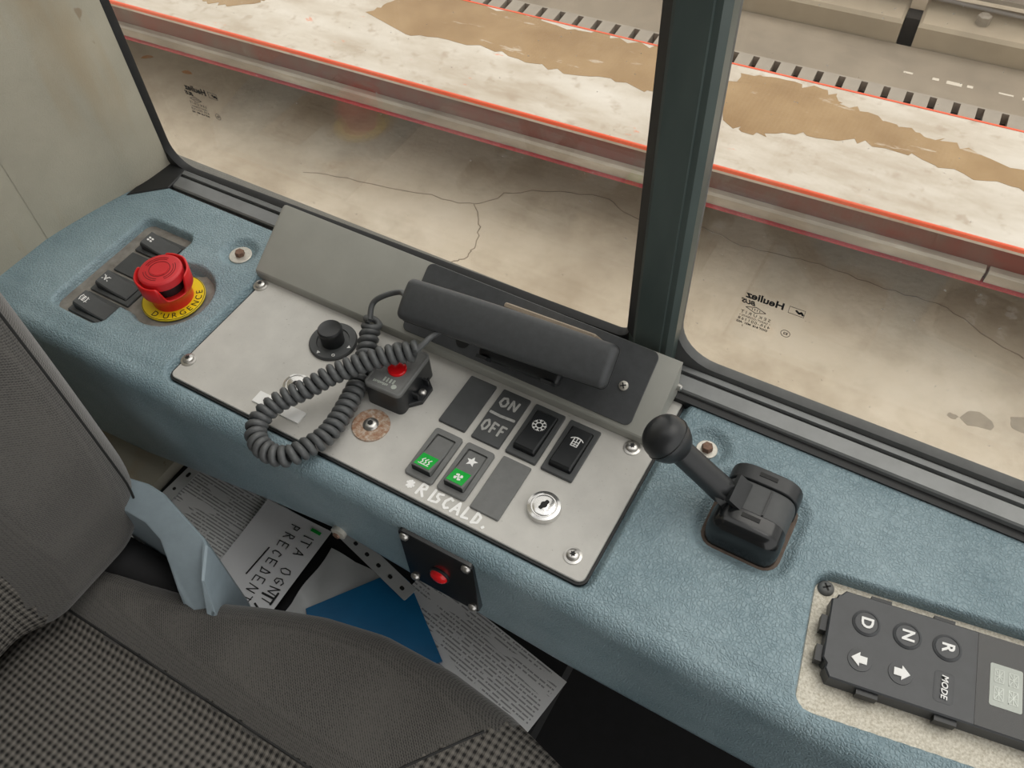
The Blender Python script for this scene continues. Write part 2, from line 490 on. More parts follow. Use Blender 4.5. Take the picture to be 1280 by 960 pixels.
# ================================================================== THE CAB SHELL
# wall behind the console, a vertical vinyl panel with one crease
plan = [(-0.240, -0.9), (-0.240, -0.3), (-0.240, 0.03), (-0.2395, 0.05), (-0.2355, 0.075), (-0.229, 0.105), (-0.221, 0.135), (-0.213, 0.16), (-0.210, 0.19), (-0.2100, 0.204)]
plan = [tuple(p) for p in smooth_path(plan, 4)]
mb = MB(); ro = [[(x, y, z) for x, y in plan] + [(x-0.03, y+0.004, z) for x, y in plan[::-1]] for z in np.linspace(-0.8, 1.05, 8)]
mb.rings(ro)
structure(mb.build('wall_left', 'beige', None, 40))
# lower side wall behind the console, floor ledge, deep floor
structure(MB().box((-0.5, 0.21, -1.3), (2.2, 0.235, -0.02)).build('wall_side', 'cabin', None, 0))
structure(MB().box((-0.5, -0.24, -0.30), (0.392, 0.21, -0.256)).build('floor_ledge', 'dark', None, 0))
structure(MB().box((-0.5, -0.24, -0.256), (-0.114, 0.2, -0.238)).build('trim_5', 'beige', None, 0))
structure(MB().box((-0.5, -2.2, -0.9), (2.2, 0.21, -0.86)).build('floor', 'dark', None, 0))

structure(MB().box((-3.0, -2.34, -0.9), (1.6, -2.30, 1.35)).build('shade_wall_far', 'cabin', None, 0))  # unseen far wall, added to shade the cab interior
structure(MB().box((-3.0, -2.34, 1.35), (1.6, -0.30, 1.39)).build('shade_ceiling', 'cabin', None, 0))  # unseen partial roof, added to keep sky light off the cab interior

# windows: glass with rubber frame and printed maker's marks
def window(name, x0, x1, z0, z1, rl, rr_, fw, marks, slope=0.0, seal='rubber'):
    w = bpy.data.objects.new(name, None); COL.objects.link(w); w.location = (x0, 0.207, z0); structure(w)
    MB().box((x0-0.01, 0.2065, z0-0.01), (x1+0.01, 0.2105, z1+0.01)).build('glass_pane', 'glass', w, 0)
    inner = []
    for cx, cz, r, a0 in ((x0, z0, rl, 180), (x1, z0, rr_, 270), (x1, z1, 0.03, 0), (x0, z1, 0.03, 90)):
        sx = 1 if cx == x0 else -1; sz = 1 if cz == z0 else -1
        for k in range(9):
            a = math.radians(a0 + 90*k/8)
            inner.append((cx+sx*r+r*math.cos(a), cz+sz*r+r*math.sin(a)))
    outer = [(min(max(x, x0+0.0), x1) + (-fw if x < x0+rl+0.001 else (fw if x > x1-rr_-0.001 else 0)),
              z + (-0.016 if z < z0+max(rl, rr_)+0.001 else (0.016 if z > z1-0.031 else 0))) for x, z in inner]
    def rg(pts, y): return [(x, y, z) for x, z in pts]
    tip = lambda pts: [(x, z + (slope*(x-x0) if z < 0.4 else 0)) for x, z in pts]
    lip = tip(inset(inner, -0.002)); outer = tip(outer); inner = tip(inner)
    mb = MB(); mb.rings([rg(outer, 0.206), rg(outer, 0.198), rg(lip, 0.1985), rg(inner, 0.2035), rg(inner, 0.2065)], False, False)
    mb.build('rubber_seal', seal, w, 40)
    # maker's print, mirrored because it is read from outside
    sx, sz, s = marks
    def put(mbx, txt, dx, dz, size, **k):
        v_, f_ = text_mesh(txt, size, 0.00005, 'CENTER', **k)
        mbx.add(v_, [f[::-1] for f in f_], frame((sx-dx*s, 0.2062, sz+dz*s), (-1, 0, 0), (0, 0, 1), (0, 1, 0)))
    mb = MB()
    put(mb, 'Heuliez', 0.0, 0.0, 0.0098*s, bold=0.0003)
    put(mb, 'BUS', 0.0115, -0.0076, 0.0062*s, bold=0.00025, shear=0.3)
    put(mb, 'SEKURIT', 0.004, -0.0195, 0.0046*s, space=1.5)
    put(mb, '\u2022 SAINT-GOBAIN \u2022', 0.004, -0.0235, 0.0031*s)
    put(mb, '43R-001168', 0.004, -0.0273, 0.0043*s, space=1.25)
    put(mb, 'DOT 618  M31  AS2', 0.005, -0.0313, 0.003*s, bold=0.0001)
    put(mb, '. . . . . . .   7', 0.006, -0.0352, 0.003*s)
    put(mb, 'E2', -0.0215, -0.0265, 0.0036*s, bold=0.0001)
    mk = frame((sx, 0.2062, sz), (-s, 0, 0), (0, 0, s), (0, 1, 0))
    hf = lambda x, y: 0.0
    c = circ(-0.0215, -0.0265, 0.0036, 20); mb.ribbon(c+[c[0]], 0.0004, hf, 0.00005, mk)
    mb.ribbon([(-0.003, -0.0133), (0.005, -0.0167), (0.013, -0.0133), (0.005, -0.0102), (-0.003, -0.0133)], 0.0005, hf, 0.00005, mk)
    for q in range(4): mb.ribbon([(0.0018+q*0.002, -0.0141), (0.0018+q*0.002, -0.0125)], 0.0005, hf, 0.00005, mk)
    mb.ribbon([(-0.0185, 0.0035), (-0.0305, 0.0035), (-0.0305, -0.0035), (-0.0185, -0.0035), (-0.0185, 0.0035)], 0.0003, hf, 0.00005, mk)
    mb.ribbon([(-0.0295, -0.0015), (-0.028, 0.0005), (-0.0265, -0.001), (-0.024, 0.001)], 0.0018, hf, 0.00005, mk)
    mb.build('glass_marking', 'ink', w, 0)['label'] = "black maker's print read in mirror image"
    return w
window('window_1', -0.2075, 0.342, 0.003, 0.98, 0.030, 0.010, 0.003, (-0.131, 0.1165, 0.92), 0.026)
window('window_2', 0.388, 1.40, 0.018, 0.98, 0.036, 0.03, 0.010, (0.4475, 0.1095, 1.0), 0.012, 'sealgrey')
# pillar between the panes
mb = MB()
prof = [(0.344, 0.2), (0.344, 0.1985), (0.349, 0.1945), (0.3535, 0.190), (0.354, 0.184), (0.3545, 0.181), (0.357, 0.1795), (0.379, 0.1795), (0.3795, 0.182), (0.384, 0.182), (0.3885, 0.187), (0.3885, 0.2)]
mb.rings([[(x, y, z) for x, y in prof] for z in (-0.01, 1.06)])
p = structure(mb.build('trim_1', 'pillar', None, 20))
MB().poly([(0.3425, 0.2), (0.3425, 0.1965), (0.3525, 0.1885), (0.3535, 0.2)], [(0.03, 0), (1.06, 0)]).build('edge_seal', 'rubber', p, 0)
# sill: black gap, grey strip, black bead
def sill(name, x0, x1, za, zb, wide):
    mb = MB()
    prof = [(0.1735, -0.03), (0.1735, 0.001), (0.175, 0.0025), (0.1885, 0.0035), (0.1895, 0.000), (0.1915, 0.000), (0.192, 0.0045), (0.1965, 0.0055), (0.1985, 0.0035), (0.1995, -0.03)]
    mb.rings([[(x, y, z+d) for y, z in prof] for x, d in ((x0, za), (x1, zb))])
    s_ = structure(mb.build(name, 'sill', None, 25))
    MB().box((x0, 0.166, -0.03), (x1, 0.1735, -0.001+za)).build('black_gasket', 'rubber', s_, 0)
    MB().box((x0, 0.1893, -0.02), (x1, 0.1918, 0.0022+za)).build('groove', 'rubber', s_, 0)
    return s_
sill('trim_2', -0.186, 0.40, 0.0, 0.006, 1)
sill('trim_3', 0.40, 1.4, 0.006, 0.016, 1)
# black corner piece where wall, sill and window meet
mb = MB(); mb.poly([(-0.216, 0.138), (-0.183, 0.168), (-0.187, 0.2), (-0.216, 0.2)], [(-0.03, 0), (0.0035, 0), (0.0045, 0.001)])
structure(mb.build('trim_4', 'rubber', None, 25))

# ================================================================== OUTSIDE
structure(MB().box((-9, 0.35, -1.78), (7, 12, -1.72)).build('ground', 'concrete', None, 0))
ground = bpy.data.objects['ground']
def jitter(pts, a, per=5):
    out = []
    for p in smooth_path([(*q, 0) for q in pts], per): out.append((p[0]+random.uniform(-a, a), p[1]+random.uniform(-a, a)))
    return out
for cr in ([[-1.02, 1.95], [-0.94, 1.86], [-0.9, 1.75], [-0.89, 1.68], [-0.93, 1.62]],
           [[-0.16, 2.24], [0.04, 2.22], [0.22, 2.25], [0.4, 2.25], [0.58, 2.25], [0.75, 2.25], [0.92, 2.18], [1.03, 2.14]],
           [[-1.77, 1.79], [-1.52, 1.85], [-1.2, 1.91], [-1.02, 1.95], [-0.92, 2.08], [-0.75, 2.17], [-0.56, 2.22], [-0.4, 2.17], [-0.16, 2.24]]):
    MB().ribbon(jitter(cr, 0.008), 0.0036, lambda x, y: -1.7195, 0.0008).build('crack', 'crack', ground, 0)
for cx, cy, r in ((0.95, 1.81, 0.05), (0.88, 1.79, 0.018), (1.08, 1.86, 0.05)):
    pts = [(cx+r*random.uniform(0.7, 1.15)*math.cos(2*PI*i/12), cy+0.7*r*random.uniform(0.7, 1.15)*math.sin(2*PI*i/12)) for i in range(12)]
    MB().poly(pts, [(-1.72, 0), (-1.7192, 0)]).build('oil_spot', 'patch', ground, 0)
for k, (x, y, a) in enumerate(((-3.0, 2.12, 0.6), (-2.73, 2.11, 0.1))):
    mb = MB(); rt = rotz((x, y, -1.72), math.degrees(a)) @ Matrix.Scale(0.7, 4)
    pts = [(-0.045, 0), (-0.025, 0.014), (0, 0.019), (0.025, 0.012), (0.045, 0), (0.025, -0.012), (0, -0.018), (-0.025, -0.013)]
    mb.rings([[(u, v_, 0.001+0.006*abs(v_)/0.02) for u, v_ in pts], [(u, v_, 0.003+0.006*abs(v_)/0.02) for u, v_ in pts]], mat=rt)
    tag(mb.build('fallen_leaf', 'leaf', None, 0), ('dry leaf on the yard nearer the beige wall panel', 'dry leaf on the yard nearer the printed glass mark')[k], 'leaf', 'fallen leaves in the yard')

# near lift runway, turned a little to the bus
RA = 0.0559
def RW(u, v_, z):
    return (-1.0 + u*math.cos(RA) - v_*math.sin(RA), 2.0 + u*math.sin(RA) + v_*math.cos(RA), z)
RWM = frame((-1.0, 2.0, 0), (math.cos(RA), math.sin(RA), 0), (-math.sin(RA), math.cos(RA), 0), (0, 0, 1))
U0, U1 = -5.0, 4.2
def rbox(u0, u1, v0, v1, z0, z1): return MB().box((u0, v0, z0), (u1, v1, z1), RWM)
rw = thing('lift_runway', RW(0, 0, -1.72), 'pale runway with orange edges and brown puddles, nearest the bus', 'lift runway')
rbox(U0, U1, 0.012, 0.60, -1.30, -1.272).build('deck', 'deck', rw, 0)
mb = MB(); pr = [(0.004, -1.284), (0.003, -1.2715), (0.006, -1.2690), (0.013, -1.2705), (0.016, -1.284)]
mb.rings([[(u, a, b) for a, b in pr] for u in (U0, U1)], mat=RWM); mb.build('orange_edge', 'orange', rw, 0)
rbox(U0, U1, 0.02, 0.05, -1.42, -1.29).build('web', 'redweb', rw, 0)
mb = MB(); pr = [(0.002, -1.428), (-0.004, -1.392), (-0.008, -1.384), (0.000, -1.376), (0.022, -1.374), (0.03, -1.428)]
mb.rings([[(u, a, b) for a, b in pr] for u in (U0, 1.79)], mat=RWM); mb.build('lower_flange', 'flange', rw, 30)
mb = MB(); mb.rings([[(u, a, b) for a, b in pr] for u in (1.80, U1)], mat=RWM); mb.build('lower_flange', 'flange', rw, 30)
mb = MB(); pr = [(-0.008, -1.438), (-0.008, -1.430), (0.000, -1.428), (0.03, -1.428), (0.03, -1.438)]
mb.rings([[(u, a, b) for a, b in pr] for u in (U0, U1)], mat=RWM); mb.build('red_strip', 'crimson', rw, 0)
for u in (-4.0, -2.2, -0.4, 1.4, 3.2): rbox(u, u+0.12, 0.46, 0.58, -1.72, -1.30).build('foot', 'redweb', rw, 0)
rbox(U0, U1, 0.60, 0.608, -1.31, -1.270).build('far_orange_edge', 'orange', rw, 0)
rbox(U0, U1, 0.608, 0.690, -1.36, -1.315).build('slot_bed', 'shadowgap', rw, 0)
tooth = None
for k in range(62):
    u = -1.9 + k*0.0806
    if tooth is None:
        tooth = rbox(0, 0.056, 0.609, 0.690, -1.315, -1.276).build('tooth', 'toothgrey', rw, 0); tooth.location = Vector((math.cos(RA)*u, math.sin(RA)*u, 0))
    else:
        c = tooth.copy(); COL.objects.link(c); c.parent = rw; c.location = Vector((math.cos(RA)*u, math.sin(RA)*u, 0))
rbox(U0, U1, 0.690, 0.697, -1.72, -1.276).build('tooth_rail', 'toothgrey', rw, 0)
for k, (pts, lab) in enumerate((
    ([[-1.73, 2.33], [-1.69, 2.43], [-1.57, 2.55], [-1.21, 2.585], [-0.98, 2.59], [-0.78, 2.60], [-0.57, 2.61], [-0.36, 2.61], [-0.30, 2.38], [-0.42, 2.35], [-0.61, 2.34], [-0.83, 2.31], [-1.04, 2.31], [-1.32, 2.3], [-1.52, 2.26]], 'large brown puddle on the runway, left of the window pillar'),
    ([[-0.27, 2.50], [-0.19, 2.60], [-0.01, 2.625], [0.1, 2.63], [0.18, 2.58], [0.33, 2.56], [0.44, 2.54], [0.58, 2.52], [0.81, 2.49], [1.1, 2.47], [1.1, 2.38], [0.83, 2.38], [0.61, 2.39], [0.42, 2.41], [0.24, 2.39], [0.06, 2.34], [-0.07, 2.28], [-0.18, 2.3]], 'long brown puddle on the runway, right of the window pillar'),
    ([[-2.9, 2.2], [-2.56, 2.22], [-2.22, 2.30], [-2.19, 2.2], [-2.31, 2.10], [-2.45, 2.09], [-2.7, 2.05]], 'brown puddle on the runway above the beige wall panel'))):
    q = jitter(pts, 0.018, 6)[:-1]
    cx = sum(p[0] for p in q)/len(q); cy = sum(p[1] for p in q)/len(q)
    if sum(q[i-1][0]*q[i][1]-q[i][0]*q[i-1][1] for i in range(len(q))) < 0: q = q[::-1]
    o = MB().poly(q, [(-1.27185, 0), (-1.2710, 0)]).build('puddle', 'puddle', None, 0)
    tag(o, lab, 'puddle', 'brown puddles on the lift runway')
# gutter and second runway beyond
structure(rbox(U0, U1, 0.70, 1.355, -1.72, -1.485).build('gutter_floor', 'gutter', None, 0))
for k in range(9):
    u = 0.60+k*0.085 + random.uniform(-0.02, 0.02)
    rbox(u+0.75, u+0.75+random.uniform(0.02, 0.06), 1.15+random.uniform(-0.01, 0.01), 1.165, -1.49, -1.484).build('scrape_mark', 'streak', bpy.data.objects['gutter_floor'], 0)
for k, (u0, u1, lab) in enumerate(((-1.6, 0.36, 'long concrete block, its end below the round-holed beam'), (0.36, 1.27, 'concrete block left of the dark gap beyond the runway'), (1.325, 2.3, 'concrete block right of the dark gap beyond the runway'))):
    mb = MB()
    mb.poly([(u0+0.004, 1.36), (u1-0.004, 1.36), (u1-0.004, 1.62), (u0+0.004, 1.62)], [(-1.72, 0), (-1.40, 0), (-1.385, 0.012)], RWM)
    tag(mb.build('concrete_block', 'block', None, 20), lab, 'block', 'concrete blocks under the far runway')
rbox(1.268, 1.327, 1.42, 1.50, -1.60, -1.40).build('gap_shade', 'shadowgap', bpy.data.objects['concrete_block.002'], 0)  # dark box stands in for the shade in the open gap between blocks
bpy.data.objects['concrete_block']['label'] = 'concrete block farthest left, beside the window pillar'
r2 = thing('lift_runway', RW(0.6, 1.55, -1.3), 'far runway with bolted red side web, above the concrete blocks', 'lift runway')
rbox(U0, U1, 1.60, 2.4, -1.30, -1.17).build('deck', 'deck', r2, 0)
rbox(U0, U1, 1.555, 1.60, -1.29, -1.18).build('web', 'redweb', r2, 0)
mb = MB(); pr = [(1.50, -1.315), (1.50, -1.298), (1.56, -1.29), (1.6, -1.29), (1.6, -1.315)]
mb.rings([[(u, a, b) for a, b in pr] for u in (U0, U1)], mat=RWM); mb.build('lower_flange', 'flange', r2, 0)
mb = MB(); pr = [(1.54, -1.18), (1.54, -1.158), (1.62, -1.158), (1.62, -1.18)]
mb.rings([[(u, a, b) for a, b in pr] for u in (U0, U1)], mat=RWM); mb.build('orange_edge', 'orange', r2, 0)
for u, z in ((1.37, -1.215), (1.30, -1.245), (1.44, -1.25)):
    rr0 = 0.022 if z > -1.23 else 0.006
    mb = MB(); mb.lathe([(rr0, 0), (rr0, 0.004)], n=16, mat=RWM @ frame((u, 1.5555, z), (1, 0, 0), (0, 0, 1), (0, -1, 0)))
    mb.build('web_hole', 'shadowgap', r2, 30)
for u in (1.15, 1.42, 1.66):
    rbox(u, u+0.075, 1.545, 1.556, -1.287, -1.277).build('weld_bead', 'orange', r2, 0)
mb = MB(); mb.lathe([(0.028, 0), (0.028, 0.035), (0.02, 0.04)], n=6, mat=RWM @ rotz((1.56, 1.46, -1.3845), 10)); mb.build('bolt_head', 'flange', r2, 20)

# ================================================================== SIDE CONSOLE
con = thing('side_console', (0.25, 0.06, -0.12), 'blue grained side console under the cab window', 'console')
FRONT = -0.043
def console_height(X, Y):
    Z = np.full_like(X, 0.003)
    Z += -0.003*sstep(-0.012, -0.03, Y)*(X > -1)                      # gentle fall to the lip
    d = sd_rr(X, Y, 0.2035, 0.078, 0.424, 0.203, 0.010)                # control panel seat
    Z += -0.008*sstep(0.004, -0.002, d)
    d1 = sd_rr(X, Y, -0.1375, 0.057, 0.061, 0.128, 0.008)              # switch tray with round bay for the stop button
    d2 = np.hypot(X+0.0706, Y-0.0535)-0.0375
    d3 = sd_rr(X, Y, -0.085, 0.046, 0.06, 0.05, 0.006)
    d = np.minimum(np.minimum(d1, d2), d3)
    Z += -0.014*sstep(0.005, -0.001, d)
    for bx_, by_ in ((-0.0504, 0.1289), (0.4462, 0.1348)):             # bolt dimples
        r_ = np.hypot(X-bx_, Y-by_)
        Z += -0.006*sstep(0.021, 0.011, r_)
    d = sd_rr(X, Y, 0.5010, 0.0860, 0.070, 0.072, 0.014)                # lever seat
    Z += -0.0045*sstep(0.006, -0.004, d)
    d = sd_rr(X, Y, 0.6891, 0.0414, 0.243, 0.099, 0.010, math.radians(9.2))   # key pad bay
    Z += -0.018*sstep(0.004, -0.001, d)
    return Z
xs = np.arange(-0.262, 0.902, 0.0016); ys = np.concatenate([np.arange(0.168, -0.0285, -0.0016), [-0.029]])
rows_X, rows_Y, rows_Z = [], [], []
X, Y = np.meshgrid(xs, ys, indexing='ij'); Z = console_height(X, Y)
zf = Z[:, -1]
bx0 = np.array([-0.262, -0.1, -0.04, 0.08, 0.17, 0.26, 0.40, 0.6, 0.9]); bz = np.array([-0.20, -0.175, -0.156, -0.122, -0.102, -0.112, -0.128, -0.13, -0.13])
zb = np.interp(xs, bx0, bz)
Xe, Ye, Ze = [X], [Y], [Z]
wav = 0.0012*np.sin(xs*31)+0.0008*np.sin(xs*57+1)
for k in range(1, 10):
    a = k/9*PI/2
    Xe.append(xs[:, None]); Ye.append((-0.029-(0.014)*np.sin(a)+0*xs)[:, None]); Ze.append((zf-0.017*(1-np.cos(a)))[:, None])
for k in range(1, 21):
    f = k/20
    Xe.append(xs[:, None]); Ye.append((FRONT+wav*np.sin(f*PI)*0.8+0.004*f+0*xs)[:, None]); Ze.append(((zf-0.017)*(1-f)+zb*f)[:, None])
Xe.append(xs[:, None]); Ye.append((FRONT+0.010+0*xs)[:, None]); Ze.append((zb-0.002)[:, None])
Xe.append(xs[:, None]); Ye.append((FRONT+0.02+0*xs)[:, None]); Ze.append((zb+0.03)[:, None])
grid_obj('moulding', np.concatenate(Xe, 1), np.concatenate(Ye, 1), np.concatenate(Ze, 1), 'blue', con, flip=True)
# tray plate in the switch bay
mb = MB()
tray = [(-0.170, -0.008), (-0.098, -0.008), (-0.098, 0.018), (-0.085, 0.016)]
tray += [(-0.0706+0.039*math.cos(a), 0.0535+0.039*math.sin(a)) for a in np.linspace(math.radians(-75), math.radians(80), 14)]
tray += [(-0.09, 0.075), (-0.104, 0.09), (-0.104, 0.124), (-0.170, 0.124)]
mb.poly(tray, [(-0.012, 0), (-0.006, 0)]); mb.build('tray_plate', 'tray', con, 20)['label'] = 'grey recessed plate around the rear switches'
def hexbolt(cx, cy, z, name, r=0.0115):
    o = MB().lathe([(r, 0), (r, 0.0012), (r-0.0005, 0.0015), (0.0, 0.0015)], (cx, cy, z)).build(name, 'washer', con, 30)
    MB().lathe([(0.0048, 0), (0.0048, 0.004), (0.0042, 0.0048)], (cx, cy, z+0.0015), 6).build('hex_head', 'bolt', o, 20)
hexbolt(-0.0504, 0.1289, -0.003, 'bolt_washer'); hexbolt(0.4462, 0.1348, -0.003, 'bolt_washer', 0.0088)
fm = frame((0.178, FRONT+0.001, -0.0985), (1, 0, 0), (0, 0, 1), (0, -1, 0))
o = MB().lathe([(0.0075, -0.002), (0.0075, 0.002), (0.0045, 0.0035)], mat=fm).build('face_bolt', 'washer', con, 30)
MB().lathe([(0.0042, 0.003), (0.0036, 0.005)], n=6, mat=fm).build('hex_head', 'bolt', o, 20)

# ================================================================== CONTROL PANEL
PZ = 0.0
cp = thing('control_board', (0.2035, 0.078, -0.003), 'flat grey metal control panel screwed into the blue console', 'control panel')
MB().slab(0.2035, 0.077, 0.415, 0.196, 0.006, [(-0.004, 0), (-0.0006, 0), (0.0, 0.0006)]).build('plate', 'panel', cp, 30)
MB().slab(0.2035, 0.077, 0.4195, 0.2000, 0.008, [(-0.0048, 0), (-0.0022, 0)]).build('edge_shade', 'rubber', cp, 0)  # dark slab painted in as the shadow line of the gap around the plate
def torx(cx, cy, z, parent, r=0.0072, name='screw', mat='steel'):
    o = MB().lathe([(r, 0), (r, 0.0008), (r*0.72, 0.0012), (r*0.66, 0.0032), (r*0.5, 0.004), (0.0, 0.0041)], (cx, cy, z), 24).build(name, mat, parent, 40)
    st = [(cx+r*0.36*(1 if i % 2 else 0.62)*math.cos(PI*i/6), cy+r*0.36*(1 if i % 2 else 0.62)*math.sin(PI*i/6)) for i in range(12)]
    MB().poly(st, [(z+0.003, 0), (z+0.0043, 0)]).build('socket', 'socket', o, 0)
    return o
for sx, sy in ((0, 0), (-0.0026, 0.1042), (0.3945, -0.0043), (0.3923, 0.1054)): torx(sx, sy, PZ, cp)
o = MB().lathe([(0.0165, 0), (0.0165, 0.0012), (0.016, 0.0016), (0.0, 0.0016)], (0.1891, 0.0204, PZ), 36).build('rusty_washer', 'rustwasher', cp, 30)
o['label'] = 'wide rust stained washer'
MB().lathe([(0.0068, 0.0016), (0.0068, 0.0024), (0.0052, 0.0042), (0.003, 0.0046)], (0.1891, 0.0204, PZ), 24).build('screw_head', 'steel', o, 40)
MB().lathe([(0.0026, 0.0036), (0.0026, 0.0049)], (0.1891, 0.0204, PZ), 6).build('socket', 'socket', o, 0)
# marker writing along the front edge
hz = lambda x, y: PZ+0.0002
G = {'*': [[(0.5, 0.0), (0.45, 1)], [(0.0, 0.62), (1, 0.45)], [(0.15, 0.1), (0.8, 0.9)], [(0.8, 0.15), (0.2, 0.85)]],
     'R': [[(0.1, 0), (0.25, 1), (0.7, 0.95), (0.85, 0.7), (0.35, 0.5), (0.95, 0.0)]],
     'I': [[(0.5, 0), (0.6, 1)]], 'S': [[(0.9, 0.95), (0.35, 0.85), (0.4, 0.6), (0.75, 0.4), (0.65, 0.1), (0.1, 0.05)]],
     'C': [[(0.9, 0.85), (0.55, 1), (0.25, 0.6), (0.25, 0.2), (0.6, 0.0), (0.85, 0.15)]],
     'P': [[(0.15, 0), (0.3, 1), (0.8, 0.85), (0.75, 0.55), (0.25, 0.45)]],
     'A': [[(0.05, 0), (0.55, 1), (0.95, 0)], [(0.25, 0.35), (0.8, 0.4)]],
     'L': [[(0.35, 1), (0.2, 0.05), (0.85, 0.1)]], 'D': [[(0.2, 0), (0.35, 1), (0.85, 0.7), (0.8, 0.2), (0.2, 0)]],
     'O': [[(0.5, 0), (0.1, 0.3), (0.2, 0.85), (0.6, 1), (0.95, 0.6), (0.85, 0.15), (0.5, 0)]],
     'N': [[(0.05, 0), (0.1, 1), (0.8, 0.05), (0.9, 1)]], 'F': [[(0.25, 0), (0.25, 1), (0.9, 0.95)], [(0.25, 0.5), (0.75, 0.5)]],
     '.': [[(0.3, 0.0), (0.4, 0.12)]], 'T': [[(0.5, 0), (0.5, 1)], [(0.0, 1), (1, 0.95)]], 'E': [[(0.9, 1), (0.15, 1), (0.15, 0), (0.9, 0)], [(0.15, 0.5), (0.7, 0.5)]],
     'G': [[(0.9, 0.85), (0.55, 1), (0.2, 0.6), (0.25, 0.15), (0.7, 0.0), (0.85, 0.4), (0.55, 0.42)]],
     'i': [[(0.5, 0), (0.5, 0.6)], [(0.5, 0.85), (0.5, 0.95)]], 'n': [[(0.15, 0), (0.15, 0.6), (0.7, 0.6), (0.8, 0)]], 'g': [[(0.8, 0.6), (0.2, 0.5), (0.3, 0.1), (0.8, 0.2), (0.75, -0.3), (0.2, -0.3)]],
     '4': [[(0.7, 0), (0.7, 1), (0.1, 0.35), (0.95, 0.35)]], '9': [[(0.8, 0.6), (0.2, 0.6), (0.3, 1), (0.8, 0.95), (0.75, 0)]], '2': [[(0.1, 0.8), (0.5, 1), (0.85, 0.7), (0.1, 0), (0.9, 0)]]}
def scrawl(mbx, txt, M2, w, h, adv, stroke, hf, jit=0.0):
    x = 0.0
    for ch in txt:
        if ch != ' ':
            for st in G[ch]:
                pts = []
                for a, b in st:
                    q = M2 @ Vector((x+a*w+random.uniform(-jit, jit), b*h+random.uniform(-jit, jit), 0)); pts.append((q.x, q.y))
                mbx.ribbon(pts, stroke, hf, 0.00015)
        x += adv if ch not in 'I.' else adv*0.6
mb = MB()
scrawl(mb, '*', rotz((0.2475, -0.0145, 0), 0), 0.0065, 0.0065, 0.01, 0.002, hz)
scrawl(mb, 'RISCALD.', rotz((0.2585, -0.0165, 0), -1), 0.0075, 0.0105, 0.0092, 0.0021, hz, 0.0003)
mb.build('marker_writing', 'scrawl', cp, 0)['label'] = 'white hand-painted star and RISCALD. lettering'

# ------------------------------------------------------------------ rocker switches
def rocker(loc, label, icon, lit=False, ang=0.0, group='rocker switches on the metal panel', gloss=True, size=(0.0268, 0.0500), icon_pos=None, raise_=0.0095, star=False, isc=1.0):
    w, h = size
    t_ = thing('rocker_switch', loc, label, 'switch', group)
    Mx = rotz(loc, ang)
    bz_ = 0.0028
    ow, oh = (w, h) if lit else (w, h)
    iw, ih = (w-0.008, h-0.011)
    mb = MB(); R0 = lambda a, b, r, z: [(x, y, z) for x, y in rrect(0, 0, a, b, r, 4)]
    r = 0.0028 if lit else 0.0012
    mb.rings([R0(ow, oh, r, 0), R0(ow, oh, r, bz_-0.0006), R0(ow-0.0012, oh-0.0012, r, bz_), R0(iw, ih, 0.0015, bz_), R0(iw, ih, 0.0015, 0.0004)], False, True, mat=Mx)
    mb.build('bezel', 'midgrey' if lit else 'darkgrey', t_, 30)
    a, L = iw/2-0.0006, ih/2-0.0006
    if lit: prof = [(-L, raise_), (-L+0.0012, raise_+0.0006), (-0.001, 0.0048), (0.0012, 0.0040), (L-0.001, 0.0020), (L, 0.0012)]
    else: prof = [(-L, raise_-0.002), (-L+0.0015, raise_), (0.0, 0.0066), (L-0.001, 0.0046), (L, 0.0036)]
    def hgt(y):
        return float(np.interp(y, [p_[0] for p_ in prof], [p_[1] for p_ in prof]))
    rings = []
    for y, z in prof:
        c = 0.0012
        rings.append([(-a, y, 0.0006), (a, y, 0.0006), (a, y, z-c), (a-c, y, z), (-a+c, y, z), (-a, y, z-c)])
    mb = MB(); mb.rings(rings, mat=Mx)
    rk = mb.build('rocker', 'midgrey' if lit else ('black' if gloss else 'darkgrey'), t_, 25)
    if lit:
        mb = MB(); y0, y1 = -L+0.0012, -0.0035
        mb.rings([[(-a+0.0014, y, hgt(y)-0.001), (a-0.0014, y, hgt(y)-0.001), (a-0.0014, y, hgt(y)+0.0003), (-a+0.0014, y, hgt(y)+0.0003)] for y in (y0, y1)], mat=Mx)
        mb.build('green_lens', 'green', t_, 0)
        mb = MB().box((-a, -L-0.0002, 0.0006), (a, -L, raise_-0.001), Mx); mb.build('rocker_end', 'black', t_, 0)
    cx, cy = icon_pos if icon_pos else (0.0, -0.011 if lit else 0.004)
    mb = MB(); hf = lambda x, y: hgt(y)+0.00045
    for st, sw in icon: mb.ribbon([(cx+p_[0]*0.001*isc, cy+p_[1]*0.001*isc) for p_ in st], sw*0.001*isc, hf, 0.0001, Mx)
    if mb.v: mb.build('symbol', 'white', rk, 0)
    if star:
        mb = MB(); sp_ = [(0.0+0.0052*(1 if i % 2 == 0 else 0.45)*math.cos(PI/2+PI*i/5), 0.009+0.0052*(1 if i % 2 == 0 else 0.45)*math.sin(PI/2+PI*i/5)) for i in range(10)]
        mb.rings([[(x, y, hgt(y)-0.0005) for x, y in sp_], [(x, y, hgt(y)+0.0003) for x, y in sp_]], mat=Mx); mb.build('painted_star', 'scrawl', rk, 0)
    return t_
def arc(cx, cy, r, a0, a1, n=8): return [(cx+r*math.cos(math.radians(a0+(a1-a0)*i/n)), cy+r*math.sin(math.radians(a0+(a1-a0)*i/n))) for i in range(n+1)]
ic_heat = [([(x, -2.6), (x+0.9, -1.2), (x-0.5, 0.4), (x+0.9, 2.4)], 0.75) for x in (-2.6, 0.0, 2.6)] + [([(-4, -3.6), (4, -3.6)], 0.7)]
ic_fan = []
